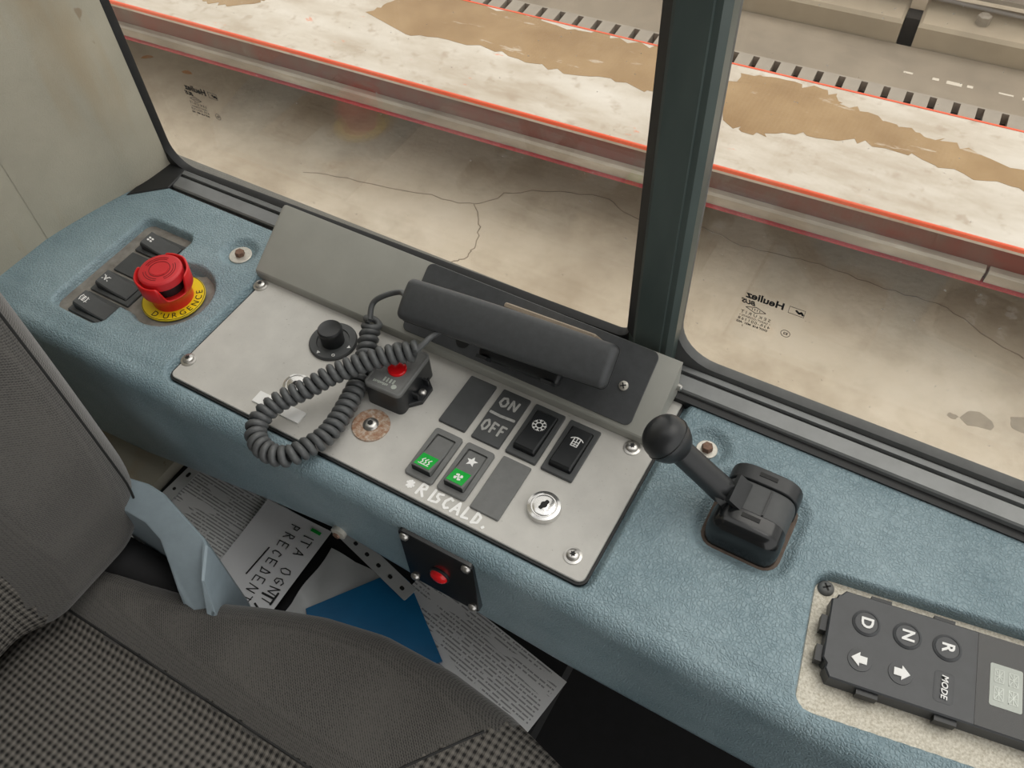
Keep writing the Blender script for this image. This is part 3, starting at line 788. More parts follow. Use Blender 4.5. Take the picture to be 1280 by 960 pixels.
for k in range(4):
    a = math.radians(90*k+20); b = math.radians(90*k+50)
    ic_fan.append(([(0.5*math.cos(a), 0.5*math.sin(a)), (1.4*math.cos(a), 1.4*math.sin(a))], 0.9))
    ic_fan.append(([(2.2*math.cos(a), 2.2*math.sin(a)), (2.5*math.cos(b), 2.5*math.sin(b))], 1.7))
ic_snow = [(arc(0, 0, 1.9, 0, 360, 12), 0.55)]
for k in range(8):
    a = math.radians(45*k+10); ic_snow.append(([(2.1*math.cos(a), 2.1*math.sin(a)), (4.0*math.cos(a), 4.0*math.sin(a))], 0.55))
    for d in (-0.28, 0.28): ic_snow.append(([(3.1*math.cos(a), 3.1*math.sin(a)), (4.0*math.cos(a+d), 4.0*math.sin(a+d))], 0.4))
ic_mirror = [([(-1.8, 3), (1.8, 3), (1.8, -3), (-1.8, -3), (-1.8, 3)], 0.55), (arc(0, -1.5, 4.8, 40, 140), 0.55), ([(-1.8, 0), (1.8, 0)], 0.5), ([(0, 3), (0, -3)], 0.4), ([(-1.8, -1.6), (1.8, -1.6)], 0.4)]
rocker((0.2535, 0.0200, PZ), 'grey rocker switch with green lens and heating waves symbol', ic_heat, True, isc=1.15)
rocker((0.2845, 0.0200, PZ), 'grey rocker switch with green fan lens and white painted star', ic_fan, True, star=True, isc=1.2)
rocker((0.3165, 0.0790, PZ), 'black rocker switch with white snowflake symbol', ic_snow, size=(0.0285, 0.0545), icon_pos=(0.0, 0.006), raise_=0.009, isc=1.5)
rocker((0.3500, 0.0785, PZ), 'black rocker switch with wiper and windscreen symbol', ic_mirror, size=(0.0285, 0.0545), icon_pos=(0.001, 0.006), raise_=0.009, isc=1.5)
def blank(loc, w, h, mat, label, ang=0.0, group='blanking plates on the metal panel'):
    t_ = MB().slab(0, 0, w, h, 0.0012, [(0, 0), (0.0016, 0), (0.0022, 0.0005)], rotz(loc, ang)).build('blanking_plate', mat, None, 30)
    return tag(t_, label, 'blanking plate', group)
blank((0.2500, 0.0790, PZ), 0.0262, 0.0545, 'darkgrey', 'plain dark blanking plate beside the black control box')
blank((0.3170, 0.0205, PZ), 0.0262, 0.0545, 'midgrey', 'plain grey blanking plate between the fan switch and the key lock')
bo = thing('blanking_plate', (0.2832, 0.0790, PZ), 'blanking plate with handwritten ON and OFF', 'blanking plate', 'blanking plates on the metal panel')
MB().slab(0.2832, 0.0790, 0.0270, 0.0560, 0.0012, [(PZ, 0), (PZ+0.0016, 0), (PZ+0.0022, 0.0005)]).build('plate', 'darkgrey', bo, 30)
h2 = lambda x, y: PZ+0.0023
mb = MB(); scrawl(mb, 'ON', rotz((0.2735, 0.0895, 0), -2), 0.0075, 0.0095, 0.0098, 0.0021, h2, 0.0003)
mb.ribbon([(0.2718, 0.0805), (0.2820, 0.0800), (0.2945, 0.0808)], 0.0026, h2, 0.0001)
scrawl(mb, 'OFF', rotz((0.2718, 0.0615, 0), -1), 0.0062, 0.0105, 0.0078, 0.0020, h2, 0.0004)
mb.build('marker_writing', 'scrawlgrey', bo, 0)
# rear bay switches lie across the tray
TZ = -0.006
ic_pump = [([(-2.6, 3.4), (-3.4, 0), (-2.6, -3.4)], 0.6), ([(2.6, 3.4), (3.4, 0), (2.6, -3.4)], 0.6)] + [([(-1.4, y), (1.4, y)], 0.7) for y in (-2.4, -0.8, 0.8, 2.4)] + [([(-4.6, y), (-3.6, y)], 0.5) for y in (-2, 2)] + [([(0, 3), (0, -3)], 0.5)]
ic_a = [([(-1.8, -2.5), (0, 2.6), (1.8, -2.5)], 0.6), ([(-1.1, -0.8), (1.1, -0.8)], 0.5), ([(-3.2, 2.6), (-2.2, 1.6)], 0.5), ([(3.2, 2.6), (2.2, 1.6)], 0.5), ([(-3.4, -2.6), (-2.5, -1.6)], 0.5), ([(3.4, -2.6), (2.5, -1.6)], 0.5)]
ic_grid = [([(x-0.35, y), (x+0.35, y)], 2.0) for x in (-1.5, 1.5) for y in (-1.5, 1.5)]
def rot90(ic): return [([(y, -x) for x, y in st], w) for st, w in ic]
gb = 'dark switches in the rear console bay'
rocker((-0.1275, 0.0070, TZ), 'dark rocker switch with vehicle symbol, nearest the seat backrest', rot90(ic_pump), ang=-90, group=gb, gloss=False, icon_pos=(0, -0.0125), raise_=0.012, size=(0.0275, 0.051))
rocker((-0.1285, 0.0372, TZ), 'dark rocker switch with letter A symbol beside the red stop button', rot90(ic_a), ang=-90, group=gb, gloss=False, icon_pos=(0, -0.0125), raise_=0.012, size=(0.0275, 0.051))
rocker((-0.1290, 0.0985, TZ), 'dark rocker switch with four white squares, nearest the window', rot90(ic_grid), ang=-90, group=gb, gloss=False, icon_pos=(0, -0.0125), raise_=0.012, size=(0.0275, 0.051))
blank((-0.1290, 0.0680, TZ), 0.0275, 0.050, 'darkgrey', 'plain dark blanking plate behind the red stop button', 90, gb)
bpy.context.view_layer.update()

# ------------------------------------------------------------------ emergency stop
ES = (-0.0706, 0.0535)
es = thing('emergency_stop', (*ES, TZ), 'red emergency stop button on a round yellow label', 'stop button')
MB().lathe([(0.0305, 0), (0.0305, 0.0012), (0.030, 0.0015), (0.0, 0.0015)], (*ES, TZ+0.002), 48).build('yellow_label', 'yellow', es, 30)
mb = MB()
word = "D'URGENCE"
for i, ch in enumerate(word):
    a = math.radians((-90, -77, -63, -45, -26, -9, 9, 27, 44)[i])
    v_, f_ = text_mesh(ch, 0.0090, 0.0001)
    u = (math.cos(a), math.sin(a), 0)
    mb.add(v_, f_, frame((ES[0]+0.0252*u[0], ES[1]+0.0252*u[1], TZ+0.00365), (-u[1], u[0], 0), (-u[0], -u[1], 0), (0, 0, 1)))
c = circ(*ES, 0.0298, 48); mb.ribbon(c+[c[0]], 0.0005, lambda x, y: TZ+0.0036, 0.00008)
mb.build('lettering', 'ink', es, 0)
# shroud with three scooped openings
n = 96; ri = []
tilt = 0.0
def top(a):
    d = abs(((math.degrees(a)+22+90) % 180)-90)            # degrees from the nearest scoop
    return 0.0385 - 0.0165*(1-float(sstep(20, 36, d))) + 0.002*float(sstep(60, 90, d))
def ring(rf, zf_):
    out = []
    for i in range(n):
        a = 2*PI*i/n; z = zf_(a); r = rf(z); out.append((ES[0]+r*math.cos(a), ES[1]+r*math.sin(a), TZ+z))
    return out
ro_ = lambda z: 0.0195 + 0.0058*float(sstep(0.010, 0.024, z))
rn_ = lambda z: ro_(z)-0.0022
mb = MB()
mb.rings([ring(ro_, lambda a: 0.003), ring(ro_, lambda a: 0.009), ring(ro_, lambda a: 0.014), ring(ro_, lambda a: 0.018), ring(ro_, lambda a: 0.021), ring(ro_, lambda a: top(a)-0.0006),
          ring(lambda z: ro_(z)-0.0006, top), ring(lambda z: rn_(z)+0.0006, top), ring(rn_, lambda a: top(a)-0.0008), ring(rn_, lambda a: 0.020), ring(lambda z: 0.012, lambda a: 0.018)], False, False)
mb.build('shroud', 'red', es, 50)
MB().lathe([(0.0155, 0.006), (0.0155, 0.033)], (*ES, TZ), 32).build('stem', 'black', es, 30)
mb = MB(); mb.lathe([(0.0150, 0.029), (0.0205, 0.032), (0.0205, 0.0398), (0.0195, 0.0412), (0.0185, 0.0416), (0.0, 0.0416)], (*ES, TZ), 48)
kn = mb.build('mushroom_cap', 'redtop', es, 35)
mb = MB()
hf = lambda x, y: TZ+0.0417
c = circ(*ES, 0.0098, 36); mb.ribbon(c+[c[0]], 0.0006, hf, 0.0001)
for a0, a1 in ((100, 190), (225, 300), (330, 420)):
    mb.ribbon([(ES[0]+x, ES[1]+y) for x, y in arc(0, 0, 0.0150, a0, a1, 12)], 0.0006, hf, 0.0001)
    mb.ribbon([(ES[0]+x, ES[1]+y) for x, y in arc(0, 0, 0.0128, a0, a1, 12)], 0.0006, hf, 0.0001)
mb.build('arrow_grooves', 'redline', kn, 0)
MB().lathe([(0.0085, 0.0416), (0.0085, 0.0421), (0.0, 0.0421)], (*ES, TZ), 32).build('centre_disc', 'redtop', kn, 0)

# ------------------------------------------------------------------ rotary knob, locks, label strip
rk = thing('rotary_knob', (0.1044, 0.0797, PZ), 'black rotary knob on a round dial', 'knob')
K = (0.1044, 0.0797, PZ)
MB().lathe([(0.0222, 0), (0.0222, 0.0022), (0.0212, 0.0034), (0.0152, 0.0034), (0.0147, 0.0022), (0.0, 0.0022)], K, 48).build('dial', 'darkgrey', rk, 30)
mb = MB(); rr_k = []
for r, z in ((0.0105, 0.002), (0.0105, 0.012), (0.0112, 0.013), (0.0112, 0.0185), (0.0100, 0.0200), (0.0092, 0.0196), (0.0, 0.0192)):
    rr_k.append([(K[0]+r*(1.0+(0.03 if (i % 2 and 0.010 < r < 0.0108) else 0))*math.cos(2*PI*i/48), K[1]+r*math.sin(2*PI*i/48), K[2]+z) for i in range(48)])
mb.rings(rr_k); mb.build('grip', 'black', rk, 35)
mb = MB()
for a, s_ in ((-100, 0.0018), (0, 0.0018)):
    u = Vector((math.cos(math.radians(a)), math.sin(math.radians(a)))); q = Vector((-u.y, u.x)); c = Vector(K[:2])+u*0.0182
    mb.rings([[tuple(p_)+(PZ+z,) for p_ in (c+u*s_, c-u*s_*0.6+q*s_, c-u*s_*0.6-q*s_)] for z in (0.003, 0.0037)])
c = circ(K[0]+0.0182*math.cos(math.radians(-52)), K[1]+0.0182*math.sin(math.radians(-52)), 0.0013, 10); mb.ribbon(c+[c[0]], 0.0005, lambda x, y: PZ+0.0036, 0.0001)
mb.build('dial_marks', 'white', rk, 0)
def lock(c, r, h, ang, label):
    t_ = thing('key_lock', c, label, 'key lock', 'key locks on the metal panel')
    MB().lathe([(r, 0), (r, 0.001), (r*0.95, h), (r*0.78, h+0.0008), (r*0.74, h+0.0002), (0.0, h+0.0002)], c, 40).build('collar', 'chrome', t_, 40)
    b = MB().lathe([(r*0.68, h-0.001), (r*0.66, h+0.001), (r*0.55, h+0.0016), (0.0, h+0.0016)], c, 36).build('barrel', 'chrome', t_, 40)
    mb = MB(); mx_ = rotz(c, ang); mb.slab(0, 0, r*0.24, r*0.72, r*0.08, [(h+0.0005, 0), (h+0.0018, 0)], mx_); mb.lathe([(r*0.2, h), (r*0.2, h+0.0019)], n=14, mat=mx_)
    mb.build('keyhole', 'socket', b, 0)
lock((0.356, 0.0207, PZ), 0.0138, 0.0052, -20, 'chrome key lock at the front corner of the panel')
lock((0.1065, 0.0232, PZ), 0.0122, 0.0035, -30, 'chrome key lock under the coiled cord')
wl = thing('label_strip', (0.1074, -0.0024, PZ), 'white label strip under the coiled cord', 'label')
MB().slab(0.1074, -0.0024, 0.051, 0.0122, 0.0006, [(PZ, 0), (PZ+0.0012, 0), (PZ+0.0014, 0.0002)]).build('strip', 'white', wl, 30)
mb = MB()
for i in range(6): mb.box((0.096+i*0.0022, -0.0058+0.0003*(i % 2), PZ+0.0012), (0.0974+i*0.0022, -0.0036, PZ+0.00146))
mb.build('faint_print', 'midgrey', wl, 0)

# ------------------------------------------------------------------ black control box with red button
BX = (0.1880, 0.0672, PZ); BM = rotz(BX, 2)
cb = thing('control_box', BX, 'small black box with red button under the coiled cord', 'control box')
bw, bh = 0.0365, 0.0520
MB().slab(0, 0, bw, bh, 0.005, [(0, -0.0005), (0.0225, 0)], BM).build('housing', 'black', cb, 35)
MB().slab(0, 0, bw, bh, 0.005, [(0.0225, 0), (0.0255, 0.0), (0.0265, 0.0008), (0.0265, 0.0018), (0.0258, 0.0024)], BM).build('lid', 'midgrey', cb, 30)
for s_ in (1, -1):
    mb = MB(); e = [(s_*bw/2-s_*0.001, -0.018), (s_*bw/2+s_*0.009, -0.008), (s_*bw/2+s_*0.009, 0.009), (s_*bw/2-s_*0.001, 0.018)]
    if s_ < 0: e = e[::-1]
    mb.poly(e, [(0, 0), (0.004, 0), (0.0048, 0.0008)], BM); er = mb.build('mounting_ear', 'black', cb, 25)
    for yy in (-0.0085, 0.0085): MB().box((min(s_*bw/2, s_*(bw/2+0.006)), yy-0.0008, 0.004), (max(s_*bw/2, s_*(bw/2+0.006)), yy+0.0008, 0.012), BM).build('rib', 'black', er, 0)
    MB().lathe([(0.0036, 0.0045), (0.0034, 0.0062), (0.002, 0.0072)], n=18, mat=BM @ Matrix.Translation((s_*(bw/2+0.0045), 0.0, 0))).build('screw', 'steel', er, 40)
MB().lathe([(0.0082, 0.0255), (0.0082, 0.0275), (0.0075, 0.0282), (0.0, 0.0282)], n=32, mat=BM @ Matrix.Translation((0.001, -0.001, 0))).build('red_button', 'redlens', cb, 35)
mb = MB(); mb.lathe([(0.0024, 0.0256), (0.0024, 0.0262)], n=18, mat=BM @ Matrix.Translation((0.0085, -0.0185, 0)))

for i in range(9): mb.box((-0.0115+i*0.0016, -0.0205+0.0004*(i % 3), 0.0256), (-0.0104+i*0.0016, -0.0180, 0.0261), BM)
for i in range(4): mb.box((-0.004+i*0.003, -0.0165, 0.0256), (-0.0025+i*0.003, -0.012, 0.0261), BM)
mb.build('print', 'display', cb, 0)

# ------------------------------------------------------------------ sloped bracket with handset
T_ = Vector((0, 0.8290, 0.5592)); N_ = Vector((0, -0.5592, 0.8290))
def SLM(x, t__, o=0.0, ang=0.0):
    m = frame(Vector((x, 0.112, 0.009)) + T_*t__ + N_*o, (1, 0, 0), tuple(T_), tuple(N_))
    return m @ Matrix.Rotation(math.radians(ang), 4, 'Z')
br = thing('handset_bracket', (0.2, 0.12, PZ), 'bent grey steel bracket leaning against the window', 'bracket')
x0, x1 = -0.0125, 0.4035
mb = MB(); pr = [(0.1120, 0.0003), (0.1120, 0.0085), (0.1128, 0.0100), (0.1690, 0.0480), (0.1702, 0.0482), (0.1710, 0.0472), (0.1708, 0.0455), (0.1145, 0.0078), (0.1140, 0.0003)]
xs_ = [(x0, 0.004), (x0+0.0012, 0.0015), (x0+0.004, 0), (x1, 0)]
mb.rings([[(x, min(y, 0.1710-d*0.82), min(z, 0.0482-d*0.56)) for y, z in pr] for x, d in xs_]); mb.build('sloped_plate', 'bracket', br, 25)
mb = MB(); mb.rings([[(x, 0.1140, 0.0005), (x, 0.1145, 0.0078), (x, 0.1700, 0.0455), (x, 0.1705, 0.0045)] for x in (x1-0.002, x1)]); mb.build('end_flange', 'bracket', br, 0)
mb = MB(); mb.lathe([(0.003, 0), (0.003, 0.003), (0.002, 0.004)], n=12, mat=frame((x1, 0.168, 0.018), (0, 1, 0), (0, 0, 1), (1, 0, 0))); mb.build('rivet', 'steel', br, 40)
pad = MB().slab(0.2710, 0.0372, 0.2265, 0.0655, 0.006, [(0, 0), (0.0016, 0), (0.0020, 0.0004)], SLM(0, 0)).build('rubber_sheet', 'bracket_dark', br, 30)
pad['label'] = 'dark sheet stuck on the bracket'
MB().lathe([(0.0068, 0.0015), (0.0068, 0.0024)], n=24, mat=SLM(0.2185, 0.0165)).build('cable_hole', 'socket', pad, 0)
sc = MB().lathe([(0.0042, 0.002), (0.0040, 0.0032), (0.0022, 0.0042)], n=20, mat=SLM(0.3665, 0.034)).build('screw', 'washer', pad, 40)
MB().box((-0.0025, -0.0005, 0.0038), (0.0025, 0.0005, 0.0044), SLM(0.3665, 0.034, 0, 30)).box((-0.0005, -0.0025, 0.0038), (0.0005, 0.0025, 0.0044), SLM(0.3665, 0.034, 0, 30)).build('cross_slot', 'socket', sc, 0)

hs = thing('telephone_handset', tuple((SLM(0.27, 0.036, 0.002)).translation), 'dark grey telephone handset resting on its cradle', 'handset')
HM = SLM(0.2655, 0.0360, 0.040, 3.6)
def hdef(x, y, z):
    w = 1.0 + 0.05*math.cos(x*14)
    return (x, y*w, z + 0.004*math.cos(x/0.097*PI/2) - 0.002*(abs(y)/0.018)**2)
vs, fs = soft_box((0.0960, 0.0180, 0.0105), 0.0055, (30, 8, 4), 4, hdef)
MB().add(vs, fs, HM).build('shell', 'handset', hs, 60)
# seam between the two shells
rs = [hdef(x, y, -0.0015) for x, y in rrect(0, 0, 0.1922, 0.0362, 0.0055, 5)]
MB().tube([*rs, rs[0]], 0.0005, 6, HM).build('shell_seam', 'socket', hs, 60)
for sx, nm in ((-0.074, 'mouthpiece'), (0.074, 'earpiece')):
    MB().lathe([(0.0155, -0.006), (0.0165, -0.014), (0.0150, -0.021), (0.0, -0.021)], n=28, mat=HM @ Matrix.Translation((sx, 0, 0))).build(nm, 'handset', hs, 40)
cr = thing('handset_cradle', tuple((SLM(0.28, 0.03, 0.002)).translation), 'black cradle block between the handset and the bracket', 'cradle')
CM = SLM(0.2830, 0.0300, 0.0, 2)
vs, fs = soft_box((0.036, 0.022, 0.0130), 0.005, (6, 6, 4), 3, lambda x, y, z: (x*(1.0+0.08*z/0.013), y+0.002, z+0.0156))
MB().add(vs, fs, CM).build('block', 'black', cr, 50)
for sx in (-0.030, 0.030): MB().box((sx-0.005, -0.021, 0.024), (sx+0.005, -0.018, 0.036), CM).build('clip', 'black', cr, 0)
MB().slab(0.012, 0.0285, 0.084, 0.005, 0.002, [(0.0024, 0), (0.0300, 0), (0.0315, 0.001)], CM).build('back_rail', 'tan', cr, 30)

# coiled cord
ctrl = [(0.1365, 0.1045, 0.0245), (0.1368, 0.0967, 0.0160), (0.1462, 0.0747, 0.0105), (0.1564, 0.0546, 0.0100), (0.1643, 0.0217, 0.0100), (0.1673, 0.0022, 0.0105), (0.1672, -0.0129, 0.0110), (0.1619, -0.0283, 0.0120),
        (0.1535, -0.0430, 0.0125), (0.1380, -0.0480, 0.0130), (0.1200, -0.0420, 0.0140), (0.1125, -0.0278, 0.0170), (0.1179, -0.0087, 0.0220), (0.1351, 0.0127, 0.0280),
        (0.1499, 0.0337, 0.0340), (0.1745, 0.0591, 0.0400), (0.1890, 0.0710, 0.0420), (0.2020, 0.0806, 0.0430)]
path = smooth_path(ctrl, 24)
P = np.array(path); seg = np.linalg.norm(np.diff(P, axis=0), axis=1); S = np.concatenate([[0], np.cumsum(seg)])
pitch, hr, wr = 0.0072, 0.0063, 0.0033
tot = S[-1]; turns = tot/pitch; per = 16
m = int(turns*per)
sv = np.linspace(0, tot, m+1); Q = np.stack([np.interp(sv, S, P[:, k]) for k in range(3)], 1)
Tn = np.gradient(Q, axis=0); Tn /= np.linalg.norm(Tn, axis=1)[:, None]
nrm = np.array([0, 0, 1.0]); hel = []
for i in range(m+1):
    nrm = nrm - Tn[i]*nrm.dot(Tn[i]); nrm /= np.linalg.norm(nrm); b = np.cross(Tn[i], nrm)
    a = 2*PI*i/per; hel.append(Q[i] + hr*(math.cos(a)*nrm+math.sin(a)*b))
cd = thing('coiled_cord', (0.16, 0.02, PZ), 'looped grey coiled handset cord lying across the panel', 'cord')
lead0 = smooth_path([tuple(SLM(0.1720, 0.030, 0.040).translation), (0.1560, 0.1250, 0.0500), (0.1400, 0.1180, 0.0430), (0.1330, 0.1110, 0.0360), tuple(hel[0])], 8)
lead1 = smooth_path([tuple(hel[-1]), (0.2075, 0.0850, 0.0510), (0.2100, 0.0960, 0.0520), (0.2170, 0.1100, 0.0500), tuple(SLM(0.2300, 0.024, 0.018).translation)], 8)
MB().tube([tuple(p_) for p_ in hel], wr, 8).build('coil', 'cord', cd, 80)
MB().tube([tuple(p_) for p_ in lead0], 0.0026, 8).build('lead', 'cord', cd, 80)
MB().tube([tuple(p_) for p_ in lead1], 0.0026, 8).build('lead', 'cord', cd, 80)

# ------------------------------------------------------------------ plate with red button on the console face
fp = thing('button_plate', (0.2935, FRONT, -0.052), 'black plate with red push button on the console face', 'button plate')
FM = frame((0.2945, FRONT-0.0012, -0.0545), (1, 0, 0), (0, 0, 1), (0, -1, 0))
MB().slab(0, 0, 0.070, 0.086, 0.004, [(-0.004, 0), (0.0012, 0), (0.0018, 0.0006)], FM).build('plate', 'blackgloss', fp, 25)
for sx, sy in ((-0.029, 0.037), (0.029, 0.037), (-0.029, -0.037), (0.029, -0.037)):
    MB().lathe([(0.0042, 0.0015), (0.0042, 0.0024), (0.0034, 0.0042), (0.0018, 0.005)], n=20, mat=FM @ Matrix.Translation((sx, sy, 0))).build('screw', 'steel', fp, 40)
MB().lathe([(0.0092, 0.0015), (0.0092, 0.0030), (0.0085, 0.0034)], n=28, mat=FM @ Matrix.Translation((0, -0.004, 0))).build('bezel', 'black', fp, 40)
MB().lathe([(0.0080, 0.002), (0.0078, 0.0050), (0.0060, 0.0068), (0.003, 0.0076), (0.0, 0.0078)], n=28, mat=FM @ Matrix.Translation((0, -0.004, 0))).build('red_button', 'redlens', fp, 60)

# ------------------------------------------------------------------ hand lever
LC = (0.5010, 0.0860, -0.0015)
lv = thing('hand_lever', LC, 'black hand lever with rounded knob on a domed housing', 'lever')
LM = Matrix.Translation(LC)
MB().slab(0, 0.0, 0.0620, 0.0655, 0.013, [(-0.006, 0), (0.0005, 0), (0.0012, 0.001)], LM).build('base_gasket', 'gasket', lv, 30)
def arch(w, h, y0, y1, r0=0.0, n=20, front=0.0):
    def sec(y, k):
        pts = []
        for i in range(n+1):
            a = PI*i/n; c, s_ = math.cos(a), math.sin(a)
            pts.append(((w-k)*math.copysign(abs(c)**0.48, c), y, (h-k)*abs(s_)**0.48))
        return pts
    rs_ = []
    for k in range(5):
        a = k/4*PI/2; rs_.append(sec(y0+r0*(1-math.cos(a)), r0*(1-math.sin(a))*0.9))
    rs_.append(sec(y1-0.0015, 0)); rs_.append(sec(y1, 0.0015))
    return rs_
mb = MB(); mb.rings(arch(0.0285, 0.0340, -0.031, -0.0090, 0.011), mat=LM); mb.build('front_cap', 'blackgloss', lv, 40)
mb = MB(); mb.rings(arch(0.0285, 0.0340, 0.0165, 0.031, 0.0012), mat=LM); mb.build('rear_band', 'black', lv, 40)
mb = MB(); mb.rings(arch(0.0275, 0.0322, -0.0095, 0.0170, 0.0), mat=LM); mb.build('middle_drum', 'darkgrey', lv, 40)
MB().box((0.006, -0.0085, 0.0315), (0.0074, 0.0150, 0.0334), LM).build('drum_rib', 'black', lv, 0)
MB().box((-0.007, -0.0165, 0.0325), (0.007, -0.0130, 0.0344), LM).build('cap_slot', 'socket', lv, 0)
MB().box((-0.007, 0.0225, 0.0325), (0.007, 0.0260, 0.0344), LM).build('band_slot', 'socket', lv, 0)
a0 = Vector((0.4820, 0.0860, 0.0230)); a1 = Vector((0.4320, 0.0790, 0.0690)); d = (a1-a0).normalized()
MB().tube([tuple(a0+d*k) for k in (0, 0.004, 0.012, 0.016)], [0.0135, 0.0135, 0.0128, 0.0105], 4).build('shaft_collar', 'black', lv, 20)
MB().tube([tuple(a0+d*k) for k in (0.010, 0.03, 0.05, 0.066)], [0.0105, 0.0100, 0.0098, 0.0098], 24).build('shaft', 'black', lv, 50)
MB().box((-0.0135, -0.0125, -0.002), (-0.0095, 0.0125, 0.012), frame(tuple(a0), tuple(d.cross(Vector((0, 1, 0))).normalized()), (0, 1, 0), tuple(d))).build('shaft_clip', 'black', lv, 0)
sd = d.cross(Vector((0, 1, 0))).normalized(); ud = sd.cross(d).normalized()
KM = frame(tuple(a0+d*0.070), tuple(sd), tuple(ud), tuple(d))
prof = [(0.0102, -0.010), (0.0140, -0.006), (0.0172, 0.001), (0.0178, 0.007), (0.0166, 0.0130), (0.0130, 0.0180), (0.0070, 0.0212), (0.0, 0.0222)]
mb = MB(); pp = smooth_path([(a, b, 0) for a, b in prof], 4); mb.lathe([(max(p_[0], 0.0), p_[1]) for p_ in pp], n=36, mat=KM); kb = mb.build('knob', 'black', lv, 60)
c = [(0.0180*math.cos(2*PI*i/40), 0.0180*math.sin(2*PI*i/40), 0.005) for i in range(41)]
MB().tube(c, 0.0004, 6, KM).build('mould_line', 'blackgloss', kb, 60)

# ------------------------------------------------------------------ gear selector key pad
gs = thing('gear_selector', (0.66, 0.035, -0.008), 'black gear selector key pad marked D N R and MODE', 'key pad')
GM = rotz((0.690, 0.0360, 0.0), 9.2)
MB().slab(0, 0.0055, 0.246, 0.102, 0.010, [(-0.014, 0), (-0.0082, 0), (-0.0076, 0.0006)], GM).build('backing_plate', 'silver', gs, 30)
def crosshead(x, y, z, parent):
    o = MB().lathe([(0.0060, 0), (0.0060, 0.001), (0.0048, 0.0026), (0.003, 0.0034)], n=24, mat=GM @ Matrix.Translation((x, y, z))).build('screw', 'midgrey', parent, 40)
    MB().box((-0.0030, -0.0006, 0.003), (0.0030, 0.0006, 0.0039), GM @ rotz((x, y, z), 30)).box((-0.0006, -0.0030, 0.003), (0.0006, 0.0030, 0.0039), GM @ rotz((x, y, z), 30)).build('cross_slot', 'socket', o, 0)
crosshead(-0.1150, 0.0490, -0.0076, gs)
kx0, kx1, ky0, ky1 = -0.1120, 0.115, -0.0225, 0.0450
notch = [(kx0+0.006, ky0), (kx1, ky0), (kx1, ky1), (kx0+0.009, ky1), (kx0+0.006, ky1-0.004), (kx0+0.004, ky1-0.0045), (kx0+0.003, ky1-0.0075), (kx0, ky1-0.009), (kx0, ky0+0.013), (kx0+0.003, ky0+0.0095), (kx0+0.0025, ky0+0.006)]
MB().poly(notch, [(-0.008, 0), (0.0055, 0), (0.0066, 0.0010)], GM).build('housing', 'keypad', gs, 25)
tabs = [(-0.078, ky1), (-0.035, ky1), (0.030, ky1), (0.075, ky1), (-0.080, ky0), (-0.030, ky0), (0.035, ky0), (0.080, ky0)]
for tx, ty in tabs:
    s_ = 1 if ty > 0 else -1
    MB().box((tx-0.007, min(ty, ty+s_*0.0035), -0.004), (tx+0.007, max(ty, ty+s_*0.0035), 0.0035), GM).build('clip_tab', 'black', gs, 0)
for ty in (0.017, -0.006): MB().box((kx0-0.0045, ty-0.006, -0.004), (kx0, ty+0.006, 0.0035), GM).build('clip_tab', 'black', gs, 0)
MB().box((-0.0135, ky0+0.0008, 0.0060), (kx1, ky1-0.0008, 0.0069), GM).build('display_window', 'blackgloss', gs, 0)
dw = MB().slab(0.0050, 0.0100, 0.0205, 0.030, 0.0015, [(0.0064, 0), (0.0072, 0)], GM).build('display', 'display', gs, 0)
mb = MB(); hf = lambda x, y: 0.0073
for cx in (0.0005, 0.0095):
    for cy in (0.0165, 0.0040):
        w, h = 0.0028, 0.0045
        for st in ([(-w, -h), (w, h)], [(-w, h), (w, -h)], [(0, -h), (0, h)], [(-w, 0), (w, 0)], [(-w, -h), (w, -h), (w, h), (-w, h), (-w, -h)]):
            mb.ribbon([(cx+a, cy+b) for a, b in st], 0.0005, hf, 0.00006, GM)
mb.build('segments', 'displayseg', dw, 0)
KT = 0.0066
def key(lx, ly, txt=None, arrow=None, size=0.0115, rim=True):
    k = MB()
    if txt == 'MODE': k.slab(lx, ly, 0.013, 0.022, 0.003, [(KT-0.001, 0), (KT+0.0001, 0), (KT+0.0003, 0.0010)], GM)
    else: k.lathe([(0.0098, KT-0.001), (0.0096, KT+0.0005), (0.0080, KT+0.0013), (0.0076, KT+0.0009), (0.0, KT+0.0012)] if rim else [(0.0085, KT-0.001), (0.0080, KT+0.0005), (0.0, KT+0.0010)], n=32, mat=GM @ Matrix.Translation((lx, ly, 0)))
    k = k.build('button', 'keypad', gs, 30)
    mb = MB()
    if txt:
        v_, f_ = text_mesh(txt, size, 0.0002, bold=0.0003 if txt != 'MODE' else 0.0001, shear=0.0 if txt != 'MODE' else 0.15)
        mb.add(v_, f_, GM @ frame((lx, ly, KT+0.0014), (0, -1, 0), (1, 0, 0), (0, 0, 1)))
    else:
        s_ = arrow
        pts = [(lx+s_*a, ly+b) for a, b in ((0.0060, 0), (0.0005, 0.0052), (0.0005, 0.0026), (-0.0045, 0.0026), (-0.0045, -0.0026), (0.0005, -0.0026), (0.0005, -0.0052))]
        if s_ > 0: pts = pts[::-1]
        mb.poly(pts if s_ > 0 else pts[::1], [(KT+0.0006, 0), (KT+0.0016, 0)], GM)
    mb.build('symbol', 'white', k, 0)
key(-0.0870, 0.0246, 'D'); key(-0.0595, 0.0248, 'N'); key(-0.0332, 0.0252, 'R')
key(-0.0880, -0.0035, arrow=-1, rim=False); key(-0.0613, -0.0034, arrow=1, rim=False); key(-0.0335, -0.0035, 'MODE', size=0.0058)

# ================================================================== SEAT
seat = thing('driver_seat', (0.12, -0.32, -0.86), 'dark grey cloth driver seat with dimpled centre panels', 'seat')
